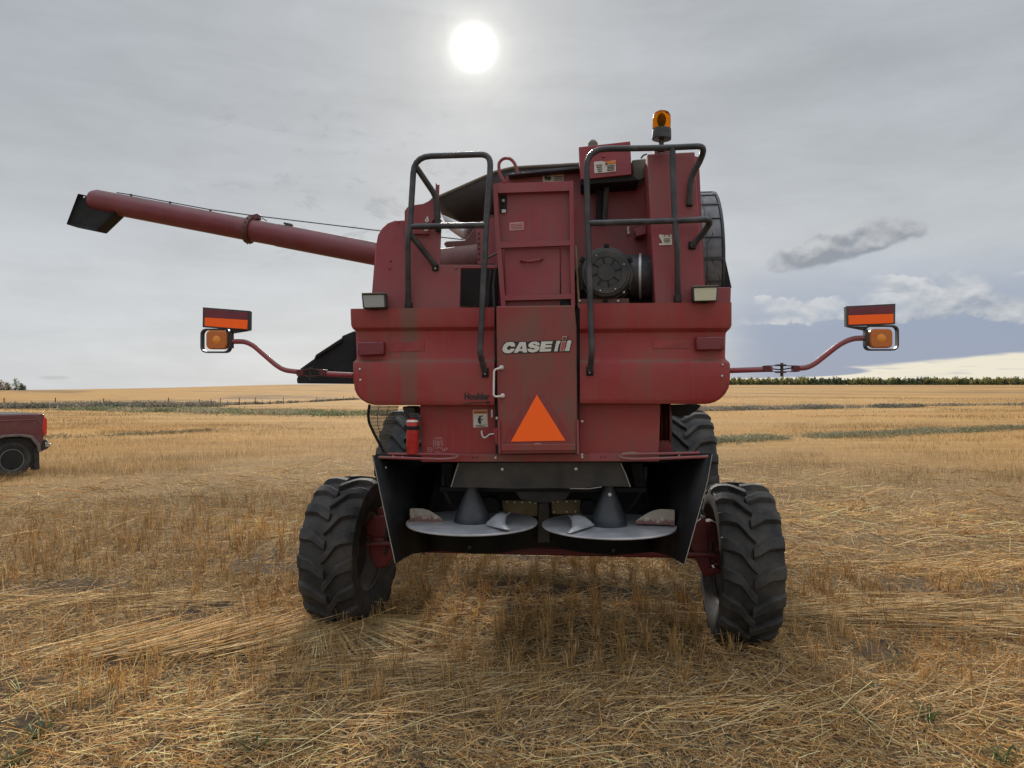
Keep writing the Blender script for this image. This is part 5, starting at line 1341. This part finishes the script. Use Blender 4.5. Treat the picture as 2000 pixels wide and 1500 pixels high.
# faint dark wisps over the auger
nw = noise(nt, xyz(nt, a*.30+e*.14, e*.62-a*.05, 9.0), 1.0, 7, .62, .5)
wm = nw.ss(.53,.68)*e.ss(7,12)*e.ss(23,17)*a.ss(-27,-16)*a.ss(-1.0,-6)*.75
grey = mix(nt, grey, (.365,.392,.425), wm)
streak = noise(nt, xyz(nt, a*.055+e*.03, e*.36, 12.0), 1.0, 6, .6, .5)
grey = cmul(nt, grey, streak*.30+.85)
# slate-blue bank low in the right half
wob = (noise(nt, xyz(nt, a*.12, e*.3, 8.0), 1.0, 5, .6)-.5)
bank = (a+wob*5).ss(11.5, 20)*(e+wob*2.5).ss(10.5, 3.6)
grey = mix(nt, grey, (.285,.345,.47), (bank*.92).clamp())
# bright cumulus tops along the bank
def cum(grey, ce, he, a0, a1, seed, gain, lit, drk, sc=1.0):
    v0 = xyz(nt, a*(.46*sc), e*(.70*sc), seed); v1 = xyz(nt, a*(.46*sc)-.03, (e+.40)*(.70*sc), seed)
    d0 = noise(nt, v0, 1.0, 9, .5, .1); d1 = noise(nt, v1, 1.0, 9, .5, .1)
    prof = 1.0-((e-ce).ab()/he).pw(2.0)
    dens = (d0+prof*.46-.68)*gain
    brk = noise(nt, xyz(nt, a*.22, e*.30, seed+3), 1.0, 3, .5).ss(.38,.52)
    cov = dens.ss(0, .075)*brk*a.ss(a0, a0+2.5)*a.ss(a1+3, a1)
    sh = ((d0-d1)*3.2+.55+(e-ce)/he*.35).clamp()
    return mix(nt, grey, mix(nt, drk, lit, sh), (cov*.92).clamp())
grey = cum(grey, 5.7, 2.3, 25.0, 44, 2.3, 1.0, (.64,.655,.67), (.34,.38,.45))
grey = cum(grey, 5.3, 1.25, 15.5, 26.5, 6.1, 1.0, (.60,.62,.65), (.40,.45,.53), 1.25)
# the single grey cumulus
th = 12*math.pi/180
ca, ce_ = a-24.1, e-9.55
p = ca*math.cos(th)*.93+ce_*math.sin(th); q = ce_*math.cos(th)-ca*math.sin(th)*.8
nn = noise(nt, xyz(nt, a*.50, e*.70, 2.0), 1.0, 7, .48, .1); nu = noise(nt, xyz(nt, a*.50-.04, (e+.42)*.70, 2.0), 1.0, 7, .48, .1)
hump = ((p-1.2).ab()/2.6).pw(2.0)*-1.0
qq = q-(hump.exp()*.45)
body = 1.0-(p.ab()/5.0).pw(2.0)-(qq.ab()/1.35).pw(2.0)+(nn-.5)*1.5
cov = body.ss(-.05, .45)*(q+(nn-.5)*.8).ss(-1.35,-.65)
sh = ((nn-nu)*3.0+.30+q*.48).clamp()
grey = mix(nt, grey, mix(nt, (.265,.29,.335), (.58,.59,.60), (sh*.9).clamp()), (cov*.93).clamp())
# small dark cloud by the left horizon
sm = ((1.0-((a+31.6).ab()/1.1).pw(2.0)-((e-.42).ab()/.16).pw(2.0))+(n2-.5)*1.5).ss(.1,.9)
grey = mix(nt, grey, (.46,.49,.51), sm*.6)
# clear cream gap under the bank at right
ew = (noise(nt, xyz(nt, a*.35, e*2.2, 5.0), 1.0, 6, .6)-.5)
line = (a-23.7)*.085+1.10+ew*.36
low = (a-15.0)*.018+.40+ew*.2
tong = 1.0-((a-19.5).ab()/6.4).pw(2.0)-((e-.92).ab()/.46).pw(2.0)
gap = ((line-e).ss(-.12,.14)*a.ss(21.2,23.0)*tong.ss(.25,-.05)).mx((low-e).ss(-.03,.05)*a.ss(14,16))
grey = mix(nt, grey, (.86,.81,.67), (gap*(.97-noise(nt, xyz(nt, a*.25, e*5.0, 15.0), 1.0, 4, .5).ss(.55,.68)*.45)).clamp())
# sun behind thin cloud
dt = x*sd.x+y*sd.y+z*sd.z
ang = (dt.mn(1.0))._m('ARCCOSINE', dt.mn(1.0))*DEG
mott = noise(nt, xyz(nt, a*.5, e*.5, 3.0), 1.0, 6, .6)*.7+.65
angd = ang*(mott*.16+.84)
disc = ((angd/.90).pw(2.0)*-1.0).exp()*3.2
halo = (ang/-1.35).exp()*.66*mott + (ang/-5.0).exp()*.17*mott
glow = cadd(nt, cmul(nt, xyz(nt, 1.0, .945, .81), halo), cmul(nt, xyz(nt, 1.0, .975, .90), disc))
# overcast brightens overhead; extra lift there and behind the viewer is added unseen fill
lift = e.ss(30, 68)*1.9+1.0
lift = lift*(y.ss(.25,-.5)*.30+1.0)
cloud = cmul(nt, grey, lift)
cloud = cmul(nt, cloud, e.ss(26, 38)*.14+.875)
sky = mix(nt, cloud, blue.outputs[0], .06)
sky = cadd(nt, sky, glow)
nt.links.new(sky, bg.inputs['Color']); bg.inputs['Strength'].default_value = 1.0
w.cycles.sampling_method = 'MANUAL'; w.cycles.sample_map_resolution = 512

sl = bpy.data.lights.new('sun', 'SUN'); sl.energy = 4.2; sl.angle = R(5); sl.color = (1.0, .94, .84)
so = bpy.data.objects.new('sun', sl); COL.objects.link(so); so.rotation_euler = (-sd).to_track_quat('-Z', 'Y').to_euler()
cam = bpy.data.cameras.new('camera'); cam.sensor_width = 36; cam.lens = F/2000*36; cam.clip_start = .05; cam.clip_end = 9000
co_ = bpy.data.objects.new('camera', cam); COL.objects.link(co_); co_.location = (0, 0, HC); co_.rotation_euler = (R(90), 0, 0)
scene.camera = co_
vs_ = scene.view_settings; vs_.view_transform = 'Standard'; vs_.look = 'None'; vs_.exposure = 0.2; vs_.gamma = 1.0
scene.render.resolution_x = 1024; scene.render.resolution_y = 768
scene.cycles.max_bounces = 5; scene.cycles.caustics_reflective = False; scene.cycles.caustics_refractive = False
